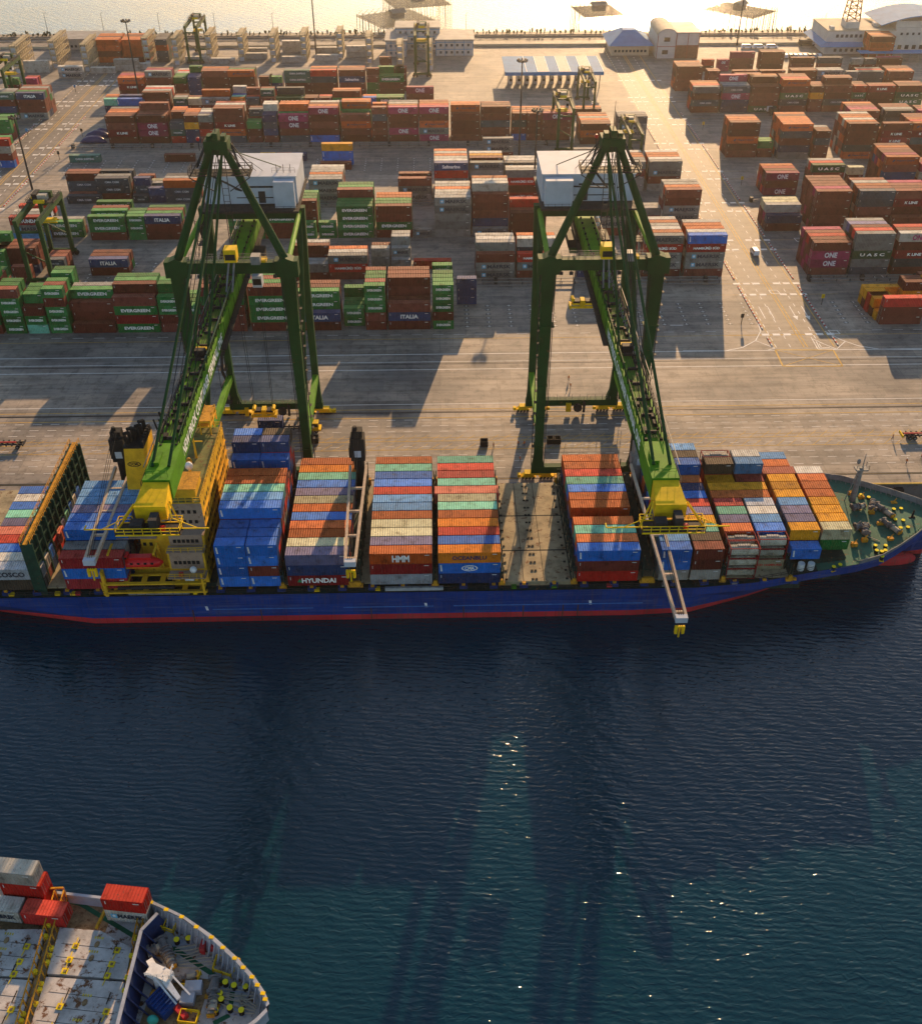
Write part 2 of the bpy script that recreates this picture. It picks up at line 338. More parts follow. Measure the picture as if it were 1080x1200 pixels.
# ------------------------------------------------------------------ the yard: blocks of stacks
# k = block from the quay, r0 = first row, px = survey mark of its left end, L = 2/4 (20 or 40 ft), then one token per row:
# letters bottom to top, or height + colour of the top one, or - for an empty slot
YARD = '''
0 0 -20 2 bgbGGg 6b 6g 6g 5b 5g
0 0 8 2 GGGGb 5g 5g
0 0 34 2 tGb 4g 4g 4g
0 0 60 2 GGGbG 5b 5g - 5g gggGG
0 0 86 4 b bbb gbbG 4m
0 0 139 4 GhGb 5b 5g 5g
0 0 191 2 bbGG 5g 5g 4g 4g
0 0 214 2 bbG 3g 3g 3g
0 0 241 4 bbbGb 5b 5b 5b 5b
0 0 296 4 bGGGb 5g 5b 5g 5g
0 0 350 4 bN ggGG 4b 4b
0 1 403 2 GG 2g 2g 3g
0 0 429 2 bbGGG 5b 5g 5g 5b
0 0 455 4 bNb 3b 5b 5b 5b
0 0 507 2 GbGGG 5g 5g 5g - 5G
0 6 535 2 nnn
0 0 1029 4 bbr
0 1 1024 2 y
0 2 1019 2 by 2y
0 3 1014 2 rr 2y
0 5 1007 4 yy
0 4 1052 2 yyb 3b
0 5 1072 2 bry 3b
1 2 -10 2 ggg ggb 3g 4g
1 0 18 2 bb
1 3 3 4 nbb 3b 3b
1 2 57 2 bD bb 2b
1 2 107 4 bN bb gb
1 0 340 4 bm mm - bbb bbw
1 0 386 4 bRM 3w 3i
1 2 436 2 mmw 3b
1 1 459 2 nm nmM mmmm 4w
1 3 484 4 r
1 0 557 4 MMb 4m 4w 4w
1 0 605 4 bMR - bbdw 4i
1 0 676 4 nMm 3w
1 0 750 4 bMMRM 5i 5w 5w 5i 5w
1 0 800 4 bMMRe 5w 5i 5i 5w
1 0 945 4 bPPb 4b 4r 4b 4p
1 0 993 4 dmAmm 5r 5b 5u 5m
1 0 1042 4 bdBbW 5b 5r
2 0 17 4 lMH 3m 3w - 3r
2 1 57 2 c
2 1 57 4 GG 2w
2 0 107 4 bGG - 3G 3b - 3G
2 0 152 2 gGG 3g 3g
2 0 173 4 bbN 3g 3b 3g
2 0 270 4 gGG 3g
2 0 311 4 bbG 3g
2 0 351 2 GG - 4b 4g 4g 4g
2 0 374 2 GG
2 0 396 4 GGGG 4g 4g 5b 5g 5g
2 0 441 4 bGbb 4g 4g 4i 4i
2 0 485 2 M
2 0 509.6 4 mmmMM 5m 5w 5i 5w 5w
2 0 553 4 M bnbbb 6w 6w 6i
2 0 597 4 bbb 3b 4r
2 0 690 4 bMM 3i 3i
2 4 742 4 rm rw
2 2 775 4 bMMbb 5i 5w 5w
2 1 895 4 bn bpw 3c 3c
2 1 948 4 bbbbb 5p 5b 5b 5b 5b
2 1 997 4 bbbdd 5b 5i 5w 5b
2 0 1041 4 nb bbbBb 5b 5b 5p
3 0 80 4 D 1b
3 3 82 4 dDb 3b
3 1 116 4 bDD 3m - 3d
3 0 156 2 D 1b
3 1 160.5 2 dDn 2u
3 2 178 2 bm 2c
3 0 176 2 nn
3 0 195 4 DDi 3m 3d
3 5 165 2 bb
3 0 363 4 MMM 3w 3i 3w 3w 3w
3 0 467 4 MMb - 3b
3 0 509 4 bbmrV 5w 5w 5i 5w 5i
3 0 550 4 bbbmM - 5b 5y 5w
3 0 591 4 RbRm 4w - 4M 4w 4w
3 3 715 4 mmbm 4m 4i 4i 4w
3 3 757 4 mbMm 4w 4i 4i 4w
3 1 893 4 PbP 3b 3r 3i
3 1 945 4 bbbA 4r 4m
3 3 988 2 bbc
3 1 1028 4 bbnbO 5p 5b 5b 5i 5b
3 1 1070 4 bbWP 4b 4b
4 0 375 4 b
4 2 378 4 eey
4 4 82 4 T
4 4 193 4 b
4 4 305 2 y
4 4 324 2 b
4 4 342 2 n
4 4 565 4 bMM
4 2 671 4 mm
4 4 849 4 bbObb 5i 5i 5b
4 5 886 2 gg 2g
4 4 886 2 b
4 3 910 4 mnbdO 5i 5i 5i 5b 5i
4 3 950 2 bbdb 4b 4m
4 3 985 4 Odbbb 5i 5w 5i 5i 5w
4 3 1025 4 bbBBb 4b
4 3 1058 4 bbdBO 5r 5i 5b 5b
4 2 0 2 ebwr 4g
5 -2 679 4 bOb 3b 3i 3w 3i 3b
5 -2 721 4 mMMd 4m 4m
5 0 128 4 bBbb 4b 4i 4i 4m
5 0 164.7 4 bPPb 4b 4b 5b
5 0 201.6 2 rTd 3d 4b 4i 4i
5 0 218.5 2 nnyb 4b 4i 4i
5 0 236 2 brbm 4n 4w 4w
5 0 254.5 4 dOBbb 5b 5w 5r
5 0 291.5 2 bbg 3g 3b 4D 4b
5 0 310 2 bndn 4n 5w 5w
5 0 329 4 dbPP 4g 5i 5i
5 0 364 4 ebbbP 5i 5b 5w
5 0 401 4 bbOb - 4g 5O 5i
5 0 437 2 bbbdb - 5i
5 0 455.8 4 bPbbP 5i 5w 5D
5 0 491.5 4 PMObP 5r 5i 5b
5 0 528 4 bbbb 5O 5i
5 0 563 4 bbdbb 5b 5b
5 0 599 2 ebdb 4i 4b 4i
5 0 616 2 bbbb 4i 4b 4i
5 0 634 4 bbbP 4i 4b 4i
5 0 990 4 bbbb 4p 4p 4b 4i
5 0 1030 4 dddd 4m 4b 4b
5 0 1068 4 bbbp 4b 4b
5 2 0 2 bgg 3g 3g
6 0 672 4 b 1i
6 0 125 2 nnt 3b 3i
6 0 140 4 nne - 3n
6 0 171 4 bbbb 4w 4r 4w
6 0 206 2 bnT 3m 3b
6 0 223 2 bbc 3b
6 0 239 4 bbM 4i
6 0 273 2 bbo 3t 3e 4w
6 0 290 2 bbd 3r 4b
6 0 307 2 bbb 4T 4b
6 0 325 4 bbA - 4d
6 0 358 2 bDb 3b
6 0 375 2 bbb 3r
6 0 391 4 bgGb 4i
6 0 426 2 nne 3i
6 0 442 4 brG 3g
6 0 476 4 bb - bbbP
6 0 24.5 4 MbbN 4g 4b 4m 4b
6 0 -10 4 gnbT 4m 4m
6 1 808.5 4 bDbd 4r 4i 4i
6 1 843 4 nnPD 4m 4m 5P
6 1 877 4 Abbb 4b 5b 5i
6 1 911 4 bDAbO 5r 5b 5b
6 1 945 2 bbyb 4b 4b
6 1 961 4 bDbb 5b 5b
6 1 994 2 bbAr 4b 4b
6 1 1011 4 bbbB 4b
6 1 1045 4 bAAb 4b 4b
7 0 141 4 bBO 3r 3p 3b
7 0 174 4 bbbM 4p 4b
7 0 206 2 bbg 3g 3g 3w 3r 3w
7 0 222 2 nnn 3n 3n 4g
7 0 239 4 bbbb 4b 4i
7 0 270 4 bbbO 4g 4d
7 0 305 2 bbb 3d
7 0 317 2 rng 3d
7 0 335 4 bbTT 4d
7 0 365 4 bbdr 4b 4i
7 0 398 4 bbVb 4b 4i
7 0 430 2 ggb 4b
7 0 443 4 bbG 3g 4g
7 2 462 2 bbbb
7 1 790 4 bbbb 4b 4b 4i
7 2 826 2 bbb 3b
7 0 858 4 bbb - 3b
7 0 890 4 bp - 3b
7 2 923 4 bbb 3b
7 2 954 4 bVM 3m
7 1 987 2 mmm
7 1 1001 4 ddd 3r 3d
7 1 1036 4 bbb 3i 3b 3b
7 0 33 2 rrp 3r
7 0 11 2 bbg
8 0 445 2 bbb
8 1 839 2 pP
8 1 821 2 br
8 2 853 4 bbp
8 2 888 4 bbb 3b
8 2 924 4 bb
8 2 956 4 bd
8 1 995 2 bm
8 1 1010 2 bd
8 1 1026 4 bb 2p
8 -1 70 4 ZZ
'''
def k_y(k): return 269.+33.0*k
yard_y0 = k_y(0)
PH = {}
cols = []
for ln_ in YARD.strip().splitlines():
    t = ln_.split(); k, r0, px = int(t[0]), int(t[1]), float(t[2]); cols.append((k, r0, px, 6.06 if t[3] == '2' else 12.19, t[4:]))
def zone(k, px):
    if px < 900-40*(k > 5) and (px < 700 or k < 3 or px < 780) and px < 870: 
        if k >= 4 and px < 70: return 'far-left'
        return 'left'
    return 'right'
cnt = {}
for ci in sorted(range(len(cols)), key=lambda i: cols[i][2]):
    k, r0, px, L, rows = cols[ci]; z = zone(k, px); n = cnt.get((k, z), 0); cnt[(k, z)] = n+1
    PH[ci] = (k, z, n)
def pick(rows, rnd):
    pal = [c for t in rows for c in t if c.isalpha()]
    pal = [fcol(c) for c in pal]+['b', 'b', 'b']
    return rnd.choice([c for c in pal if c not in 'e'] or ['b'])
HY = 2.74
rnd = random.Random(11)
for ci, (k, r0, px, L, rows) in enumerate(cols):
    Yf = k_y(k)+2.6*r0; X0 = xat(px, Yf)
    kk, z, n = PH[ci]
    blk = ('yard block nearest the quay' if k == 0 else '%s yard block from quay' % ORD[k])
    if z == 'right': blk = '%s block right of road' % ORD[k]
    if z == 'far-left': blk = '%s block left of road' % ORD[k]
    ph = '%s stack from left, %s' % (ORD[min(n, 23)], blk)
    for r, tok in enumerate(rows):
        if tok == '-': continue
        if tok[0].isdigit():
            h = int(tok[0]); st = [pick(rows, rnd) for _ in range(h-1)]+[tok[1]]
        else: st = list(tok)
        jx = rnd.uniform(-.12, .12)
        for ti, c in enumerate(st):
            C(X0+L/2+jx+rnd.uniform(-.04, .04), Yf+2.6*r+1.22, ti*HY, L-.22, c, 2.38, HY-.02, 0, ph, r0+r, ti, len(st), 'yard')
# orange and brown stack alone on the far side of the yard
X0 = xat(132, 563)
for i in range(3):
    for r in range(5):
        for t in range(4):
            C(X0+i*13.4, 560+r*2.7, t*2.7, 12.1 if i < 2 else 6, rnd.choice('iiib') if i < 2 else rnd.choice('ddi'), 2.44, 2.66, 0, '', r, t, 4, 'far')
for r in range(5):
    for t in range(4): C(xat(1015, 556)+6, 556+r*2.6, t*2.8, 12.1, rnd.choice('iib'), 2.44, 2.74, 0, '', r, t, 4, 'far')
# white reefers between the racks
for px, py, L in ((150, 82, 12), (122, 85, 12), (232, 72, 12), (262, 74, 12), (300, 68, 12), (345, 72, 12), (383, 70, 12), (300, 62, 12), (345, 60, 12), (385, 61, 12), (420, 66, 12), (45, 84, 12), (170, 80, 6)):
    x, y = un(px, py)
    for t in range(rnd.choice((1, 1, 2))): C(x, y, t*2.7, L, 'w', 2.44, 2.66, 0, '', 0, t, 1, 'far')
# ------------------------------------------------------------------ boxes on the big ship
SY0, SP, SW = 154.4, 2.77, 2.6
SH = 2.62
def ship_bay(px, L, rows, ph, base=4.0, r0=0, side=None, n=1, py=681.):
    X0 = uy(px, py, SY0)[0]
    for r, tok in enumerate(rows.split()):
        if tok == '-': continue
        if tok[0].isdigit():
            h = int(tok[0]); st = [rnd.choice('bbenrmu') for _ in range(h-1)]+[tok[1]]
        else: st = list(tok)
        LL = L if tok[-1] != 's' else L+1.3
        for ti, c in enumerate(st):
            if c == '.': continue
            l2 = LL if ti == len(st)-1 else L
            C(X0+L/2+rnd.uniform(-.05, .05), SY0+SP*(r0+r)+SP/2, base+ti*SH, l2-(.2 if L < 7 else .1), c, SW, SH-.04, 0, ph, r0+r, ti, len(st), 'ship', side)
L4, L2 = 12.25, 6.1
ship_bay(-23, L4, 'kC 2w 2e 2r 2s 2u 2t 2e 2w 2e', 'stack left of the green frame')
ship_bay(75.5, L4, 'heh 3m 4e 4e 4u 4l 4l 4l', 'stack left of the yellow funnel')
P1 = 'stack right of the yellow superstructure'
ship_bay(256.5, L2, 'eeee 4e 4e', P1, side='left half')
ship_bay(292.8, L2, 'ebee 4e 4e', P1, side='right half')
ship_bay(256.5, L4, '5e 5l 5t 5i 5i 4b', P1, r0=3)
ship_bay(256.5, L2, '5e 6n 6e', P1, r0=9, side='left half')
ship_bay(292.8, L2, '5e 6n 6k', P1, r0=9, side='right half')
ship_bay(337, L4, 'Hnu 3c 3i 3i 3e 3i 3c 3u 3e 3t 3o 3i', 'second stack right of superstructure')
ship_bay(434, L4, 'zhK 3u 3c 3c 3i 3l 3l 3r 3e 3e 3t 3i', 'stack just right of middle ship crane')
ship_bay(513.5, L4, 'nQJ 3e 3r 3o 3i 3t 3c 3s 3t 3h 3r 3t', 'stack left of the empty hatch')
ship_bay(674.6, L4, 'rbe 3i 3t 3i 2f 3i 3i 3e 3t 3r 3i 3i', 'stack right of the empty hatch')
P7 = 'stack under the right gantry boom'
ship_bay(770, L2, 'wee 3l', P7, side='left half')
ship_bay(807, L2, 'wbb 3k', P7, side='right half')
ship_bay(771, L4, '3t 3y 3u 3r 3e 3n 3i 4e 4k 4l', P7, r0=2)
P8 = 'second stack from the bow'
ship_bay(848, L2, 'jjj 3j 3i 3u 3t 3h - - 3y 4k 4j', P8, side='left half')
ship_bay(885, L2, '-  Sjj 3e 3l 3w 3z - - 3h 4l 4w', P8, side='right half')
ship_bay(848, L4, '3i 3y', P8, r0=6)
P9 = 'stack nearest the bow'
ship_bay(925.5, L2, '- .e bby 3u 3u 3l 3y 3y 3y 3s 3i 3l', P9, side='left half')
ship_bay(963, L2, '- - .gc 3y 3y 3y 3i 3i 3i 3w', P9, side='right half')
# ------------------------------------------------------------------ boxes on the ship in the foreground (origin and heading of that ship below)
FA = radians(-7.5); FO = (-23.3, 67.8)          # stem point and heading
def fg(u, v): return (FO[0]+u*cos(FA)-v*sin(FA), FO[1]+u*sin(FA)+v*cos(FA))
for u, v, z, c, ph in ((-23.2, 12.1, 6.0, 'Z', 'lower of two on the foreground bow'), (-23.2, 12.1, 8.6, 'r', 'upper of two on the foreground bow'),
                       (-34.6, 10.3, 6.0, 'r', 'end of the row on the foreground ship'), (-41.0, 10.3, 6.0, 'Z', 'second from row end on foreground ship'),
                       (-38.3, 13.0, 6.0, 'r', 'outer row on the foreground ship, lower tier'), (-38.3, 13.0, 8.6, 'r', 'outer row on foreground ship, second tier'), (-38.8, 13.0, 11.2, 'w', 'topmost on the foreground ship')):
    x, y = fg(u, v); C(x, y, z, 6.06, c, 2.44, 2.6, FA, ph, 0, 0, 1, 'fore')
# ------------------------------------------------------------------ which boxes the camera sees; 300 largest become things, the rest one object
def corners(d, e=0.):
    c, s = cos(d['rz']), sin(d['rz']); hx, hy = d['L']/2-e, d['W']/2-e
    return [(d['x']+a*c-b*s, d['y']+a*s+b*c, z) for z in (d['z']+e, d['z']+d['H']-e) for a, b in ((-hx, -hy), (hx, -hy), (hx, hy), (-hx, hy))]
bv, bf = [], []
for d in CONT:
    n = len(bv); bv += corners(d, .03); bf += [tuple(n+i for i in f) for f in ((3, 2, 1, 0), (4, 5, 6, 7), (0, 1, 5, 4), (1, 2, 6, 5), (2, 3, 7, 6), (3, 0, 4, 7))]
tree = BVHTree.FromPolygons([Vector(v) for v in bv], bf)
cam = Vector((0, 0, H))
def seen(d):
    c, s = cos(d['rz']), sin(d['rz']); hx, hy, h = d['L']/2, d['W']/2, d['H']; tot = 0.
    sx = 1 if d['x'] < 0 else -1
    pts = [((u*hx, v*hy, h+.05), 'T', 4*hx*hy/6) for u in (-.8, 0, .8) for v in (-.5, .5)]
    pts += [((u*hx, -hy-.05, v*h), 'F', 2*hx*h/6) for u in (-.8, 0, .8) for v in (.25, .75)]
    pts += [((sx*(hx+.05), u*hy, v*h), 'S', 2*hy*h/4) for u in (-.5, .5) for v in (.25, .75)]
    for (a, b, q), kind, ar in pts:
        p = Vector((d['x']+a*c-b*s, d['y']+a*s+b*c, d['z']+q)); v = cam-p; D = v.length; v.normalize()
        X, Y = pr(*p)
        if not (-5 < X < 1085 and -5 < Y < 1205): continue
        nrm = {'T': Vector((0, 0, 1)), 'F': Vector((s, -c, 0)), 'S': Vector((sx*c, sx*s, 0))}[kind]
        w = nrm.dot(v)
        if w <= 0: continue
        if tree.ray_cast(p, v, D)[0] is None: tot += ar*w*(F/D)**2
    return tot
for d in CONT: d['a'] = seen(d)
order = sorted(range(len(CONT)), key=lambda i: -CONT[i]['a'])
indiv = set(order[:300])
GRP = {'ship': 'containers stacked on the blue ship', 'yard': 'containers stacked in the yard', 'fore': 'containers on the foreground ship', 'far': 'containers far off in the yard'}
stuff = MB()
stuff_ids = 0
used = set()
for i, d in enumerate(CONT):
    c = d['c']; fc = fcol(c); L, W, Hc = d['L'], d['W'], d['H']; key = (fc, L, W, Hc)
    M = Matrix.Translation((d['x'], d['y'], d['z'])) @ Matrix.Rotation(d['rz'], 4, 'Z')
    L_ = round(L, 1)
    if i in indiv:
        o = link('shipping_container', gm(('shipping_container',)+key, lambda: bodymb(*key)), None, (d['x'], d['y'], d['z'])); o.rotation_euler.z = d['rz']
        if fc not in 'jf':
            e = link('door', gm(('door',)+key, lambda: doormb(*key)), o)
            if d['x'] > 60: e.rotation_euler.z = pi
        if c in LOGO:
            link('lettering', gm(('lettering', c, L_), lambda: logomb(c, L_)), o, (0, -W/2-.012, Hc/2))
        nm = CC[fc][1]+' container'
        if c in LOGO: nm = 'lettered '+nm
        tier = 'top tier' if d['tier'] == d['n']-1 else 'tier '+NUM[d['tier']]
        if d['grp'] == 'ship':
            lab = '%s, %s, row %s, %s%s' % (nm, tier, NUM[d['row']]+(' from the water' if not d['side'] else ''), (d['side']+' of ') if d['side'] else '', d['ph'])
        elif d['grp'] == 'yard': lab = '%s, %s, row %s, %s' % (nm, tier, NUM[max(0, d['row'])] if d['row'] >= 0 else 'zero', d['ph'])
        elif d['grp'] == 'fore': lab = '%s, %s' % (nm, d['ph'])
        else: lab = '%s far off in the yard, %s, row %s' % (nm, tier, NUM[d['row']])
        w = lab.split()
        if len(w) > 16: lab = lab.replace('lettered ', '').replace('yard block', 'block').replace('stack from left', 'from left').replace('container, ', 'container ').replace('just ', '')
        q = 2
        base = lab
        tag(o, lab, 'container', GRP[d['grp']])
    else:
        stuff.fade = rnd.uniform(.001, .999)
        if d['a'] > 0 or True:
            stuff.addm(bodymb(*key), M)
            if c in LOGO and d['a'] > 0: stuff.addm(logomb(c, L_), M @ Matrix.Translation((0, -W/2-.012, Hc/2)))
tag(stuff.build('stacked_containers'), 'hundreds of smaller far off containers stacked behind the nearest ones', 'containers', kind='stuff')
print('containers', len(CONT), 'visible', sum(d['a'] > 0 for d in CONT), 'smallest individual', CONT[order[299]]['a'])
from collections import Counter
dup_ = Counter(o['label'] for o in bpy.data.objects if o.name.startswith('shipping_container'))
print('dups', [x for x in dup_.items() if x[1] > 1][:20], 'long', [l for l in dup_ if len(l.split()) > 16][:10], Counter(CONT[i]['grp'] for i in indiv))
# ------------------------------------------------------------------ ground, road, water
def concrete(name, c1, c2, slab=(7.5, 5.), stain=1., rough=.8):
    m = bpy.data.materials.new(name); nt, ns, ln, B = nodes(m)
    tc = N(nt, 'ShaderNodeTexCoord')
    n1 = N(nt, 'ShaderNodeTexNoise', Scale=.035, Detail=8., Roughness=.62); ln.new(tc.outputs['Object'], n1.inputs['Vector'])
    r1 = ramp(nt, n1.outputs[0], [(.38, c1), (.5, tuple((a+b)/2 for a, b in zip(c1, c2))), (.62, c2)])
    mp = N(nt, 'ShaderNodeMapping'); mp.inputs['Scale'].default_value = (.03, .5, 1); ln.new(tc.outputs['Object'], mp.inputs[0])
    n2 = N(nt, 'ShaderNodeTexNoise', Scale=1., Detail=6., Roughness=.7); ln.new(mp.outputs[0], n2.inputs['Vector'])
    r2 = ramp(nt, n2.outputs[0], [(.36, (.5, .48, .46)), (.54, (1, 1, 1)), (.8, (1.12, 1.1, 1.06))])
    o = mixc(nt, .8*stain, r1.outputs[0], r2.outputs[0], 'MULTIPLY')
    br = N(nt, 'ShaderNodeTexBrick', Scale=1.); br.inputs['Brick Width'].default_value = slab[0]; br.inputs['Row Height'].default_value = slab[1]; br.inputs['Mortar Size'].default_value = .05
    br.inputs['Color1'].default_value = (.70, .71, .73, 1); br.inputs['Color2'].default_value = (1.14, 1.11, 1.06, 1); br.inputs['Mortar'].default_value = (.55, .53, .5, 1); br.offset = .5
    ln.new(tc.outputs['Object'], br.inputs['Vector']); o = mixc(nt, .75, o, br.outputs[0], 'MULTIPLY')
    b2 = N(nt, 'ShaderNodeTexBrick', Scale=1.); b2.inputs['Brick Width'].default_value = slab[0]*3.3; b2.inputs['Row Height'].default_value = slab[1]*1.9; b2.inputs['Mortar Size'].default_value = .07; b2.offset = .37
    b2.inputs['Color1'].default_value = (.74, .75, .77, 1); b2.inputs['Color2'].default_value = (1.16, 1.12, 1.05, 1); b2.inputs['Mortar'].default_value = (.5, .48, .45, 1)
    ln.new(tc.outputs['Object'], b2.inputs['Vector']); o = mixc(nt, .6, o, b2.outputs[0], 'MULTIPLY')
    mp4 = N(nt, 'ShaderNodeMapping'); mp4.inputs['Scale'].default_value = (.02, 1.6, 1); mp4.inputs['Rotation'].default_value = (0, 0, .02); ln.new(tc.outputs['Object'], mp4.inputs[0])
    n4 = N(nt, 'ShaderNodeTexNoise', Scale=1., Detail=5., Roughness=.6, Distortion=.8); ln.new(mp4.outputs[0], n4.inputs['Vector'])
    r4 = ramp(nt, n4.outputs[0], [(.56, (1, 1, 1)), (.68, (.55, .53, .5))]); o = mixc(nt, .7*stain, o, r4.outputs[0], 'MULTIPLY')
    n3 = N(nt, 'ShaderNodeTexNoise', Scale=.35, Detail=8., Roughness=.75); ln.new(tc.outputs['Object'], n3.inputs['Vector'])
    r3 = ramp(nt, n3.outputs[0], [(.38, (.36, .35, .34)), (.5, (1, 1, 1)), (.8, (1.15, 1.15, 1.15))]); o = mixc(nt, .6, o, r3.outputs[0], 'MULTIPLY')
    ln.new(o, B.inputs['Base Color']); B.inputs['Roughness'].default_value = rough
    b = N(nt, 'ShaderNodeBump', Strength=.3, Distance=.04); ln.new(n3.outputs[0], b.inputs['Height']); ln.new(b.outputs[0], B.inputs['Normal'])
    return m
QE = 190.8; SHORE = 606.
g = MB(); g.mat(concrete('apron_concrete', (.185, .165, .142), (.37, .31, .245)))
g.add([(-2500, QE, 0), (2500, QE, 0), (2500, SHORE, 0), (-2500, SHORE, 0)], [(0, 1, 2, 3)])
tag(g.build('ground'), kind='structure')
g = MB(); g.mat(paint('quay_wall_concrete', (.16, .14, .12), .85, dirt=.4, scale=.3, rust=.05))
g.box(-2500, 2500, QE-.01, QE+1.2, -12, -.004); g.box(-2500, 2500, SHORE-.6, SHORE+1.5, -12, .6)
g.mat(paint('cope_yellow', (.50, .33, .06), .7, dirt=.4, rust=.06)); g.box(-2500, 2500, QE+.05, QE+.55, 0, .22)
g.mat(paint('rubber', (.02, .02, .02), .8))
for i in range(-14, 16): g.box(i*10.5-.9, i*10.5+.9, QE-1.3, QE-.02, -3.6, -.6)
tag(g.build('quay_wall'), 'long concrete quay wall with black fenders and yellow edge beam', 'wall')
# water
m = bpy.data.materials.new('sea_water'); nt, ns, ln, B = nodes(m)
tc = N(nt, 'ShaderNodeTexCoord'); mp = N(nt, 'ShaderNodeMapping'); mp.inputs['Rotation'].default_value = (0, 0, radians(12)); mp.inputs['Scale'].default_value = (.55, 1.1, 1)
ln.new(tc.outputs['Object'], mp.inputs[0])
na = N(nt, 'ShaderNodeTexNoise', Scale=1.15, Detail=3., Roughness=.42, Distortion=1.0); nc = N(nt, 'ShaderNodeTexNoise', Scale=.011, Detail=5., Roughness=.6)
ln.new(mp.outputs[0], na.inputs['Vector']); ln.new(tc.outputs['Object'], nc.inputs['Vector'])
w1 = N(nt, 'ShaderNodeTexWave', bands_direction='Y', Scale=.27, Distortion=11., Detail=4.); w1.inputs['Detail Scale'].default_value = .5; w1.inputs['Detail Roughness'].default_value = .55; ln.new(mp.outputs[0], w1.inputs['Vector'])
w2 = N(nt, 'ShaderNodeTexWave', bands_direction='DIAGONAL', Scale=.10, Distortion=9., Detail=3.); w2.inputs['Detail Scale'].default_value = .7; ln.new(tc.outputs['Object'], w2.inputs['Vector'])
a1 = N(nt, 'ShaderNodeMath', operation='MULTIPLY_ADD'); a1.inputs[1].default_value = .22; ln.new(w1.outputs[1], a1.inputs[0]); ln.new(na.outputs[0], a1.inputs[2])
a2 = N(nt, 'ShaderNodeMath', operation='MULTIPLY_ADD'); a2.inputs[1].default_value = .3; ln.new(w2.outputs[1], a2.inputs[0]); ln.new(a1.outputs[0], a2.inputs[2])
am = N(nt, 'ShaderNodeMapRange'); am.inputs[1].default_value = .35; am.inputs[2].default_value = .65; am.inputs[3].default_value = .55; am.inputs[4].default_value = 1.
ln.new(nc.outputs[0], am.inputs[0])
b = N(nt, 'ShaderNodeBump', Distance=WAVE); ln.new(am.outputs[0], b.inputs['Strength']); ln.new(a2.outputs[0], b.inputs['Height']); ln.new(b.outputs[0], B.inputs['Normal'])
r = ramp(nt, nc.outputs[0], [(.3, (.0009, .022, .034)), (.7, (.0013, .033, .047))])
ln.new(r.outputs[0], B.inputs['Base Color']); B.inputs['Roughness'].default_value = .085; B.inputs['IOR'].default_value = 1.33; B.inputs['Specular IOR Level'].default_value = 1.
g = MB(); g.mat(m); g.add([(-4000, -800, -4.4), (4000, -800, -4.4), (4000, 6000, -4.4), (-4000, 6000, -4.4)], [(0, 1, 2, 3)])
tag(g.build('sea'), kind='structure')
# roads
asph = concrete('road_asphalt', (.155, .135, .115), (.225, .19, .155), (9, 30), 1., .75)
def road_x(side, Y): return 102.1-(Y-259.4)*.017 if side else -164.2+(Y-405.)*.0195
MK = MB(); WH = paint('road_paint_white', (.78, .75, .68), .6, dirt=.25, scale=.5); YE = paint('road_paint_yellow', (.55, .33, .05), .6, dirt=.4, scale=.5); DK = paint('rail_groove_dark', (.035, .032, .03), .6)
for side, y0 in ((1, 254.), (0, 254.)):
    g = MB(); g.mat(asph); X = lambda Y: road_x(side, Y)
    g.add([(X(y0)-9.2, y0, .006), (X(y0)+9.2, y0, .006), (X(598)+9.2, 598, .006), (X(598)-9.2, 598, .006)], [(0, 1, 2, 3)])
    tag(g.build('road'), kind='structure')
def strip(x0, y0, x1, y1, w, mat, z=.014, dash=None):
    MK.mat(mat); a = Vector((x0, y0, z)); bb = Vector((x1, y1, z)); L = (bb-a).length; d = (bb-a)/L; n = Vector((-d.y, d.x, 0))*w/2
    s = 0.
    while s < L:
        e = min(L, s+(dash[0] if dash else L)); p, q = a+d*s, a+d*e
        MK.add([p-n, q-n, q+n, p+n], [(0, 1, 2, 3)]); s = e+(dash[1] if dash else 1)
for side in (1, 0):
    for off, mt, w, dash in ((-8.3, WH, .22, (2, 2)), (-4.3, WH, .25, (2, 3)), (4.3, WH, .25, (2, 3)), (8.0, YE, .28, None), (-.5, YE, .3, None), (.5, YE, .3, None), (-8.6, YE, .18, None)):
        strip(road_x(side, 256)+off, 256, road_x(side, 590)+off, 590, w, mt, .016, dash)
    x_ = 905 if side else 60
    ys = (392, 345, 332, 292, 281, 247, 237, 209, 200, 174, 167, 145, 138, 118, 113, 93) if side else (95, 100, 119, 124, 145, 151, 173, 181, 206, 215, 244, 254, 300, 340)
    for y in ys:
        Y = un(x_ if side else 75, y)[1]; MK.mat(WH)
        for j in range(-3, 4):
            if j in (0,): continue
            xx = road_x(side, Y)+j*3.1; MK.add([(xx-1.05, Y-.6, .03), (xx+1.05, Y-.6, .03), (xx+1.05, Y+.6, .03), (xx-1.05, Y+.6, .03)], [(0, 1, 2, 3)])
        strip(road_x(side, Y)-20, Y, road_x(side, Y)+20, Y, .14, YE, .012)
    for y in (485/3+200,) if side else ():
        for j, (o1, o2) in enumerate(((-6.6, 0), (-4, 0), (2.6, 1), (6.2, 1))):
            Y = un(905, 366)[1]; xx = road_x(1, Y)+o1; strip(xx, Y-4, xx, Y+4, .28, WH, .018)
            if o2: MK.mat(WH); MK.add([(xx-.8, Y-2.4, .02), (xx, Y-5, .02), (xx+.8, Y-2.4, .02)], [(0, 1, 2)])
cy = lambda y: un(500, y)[1]
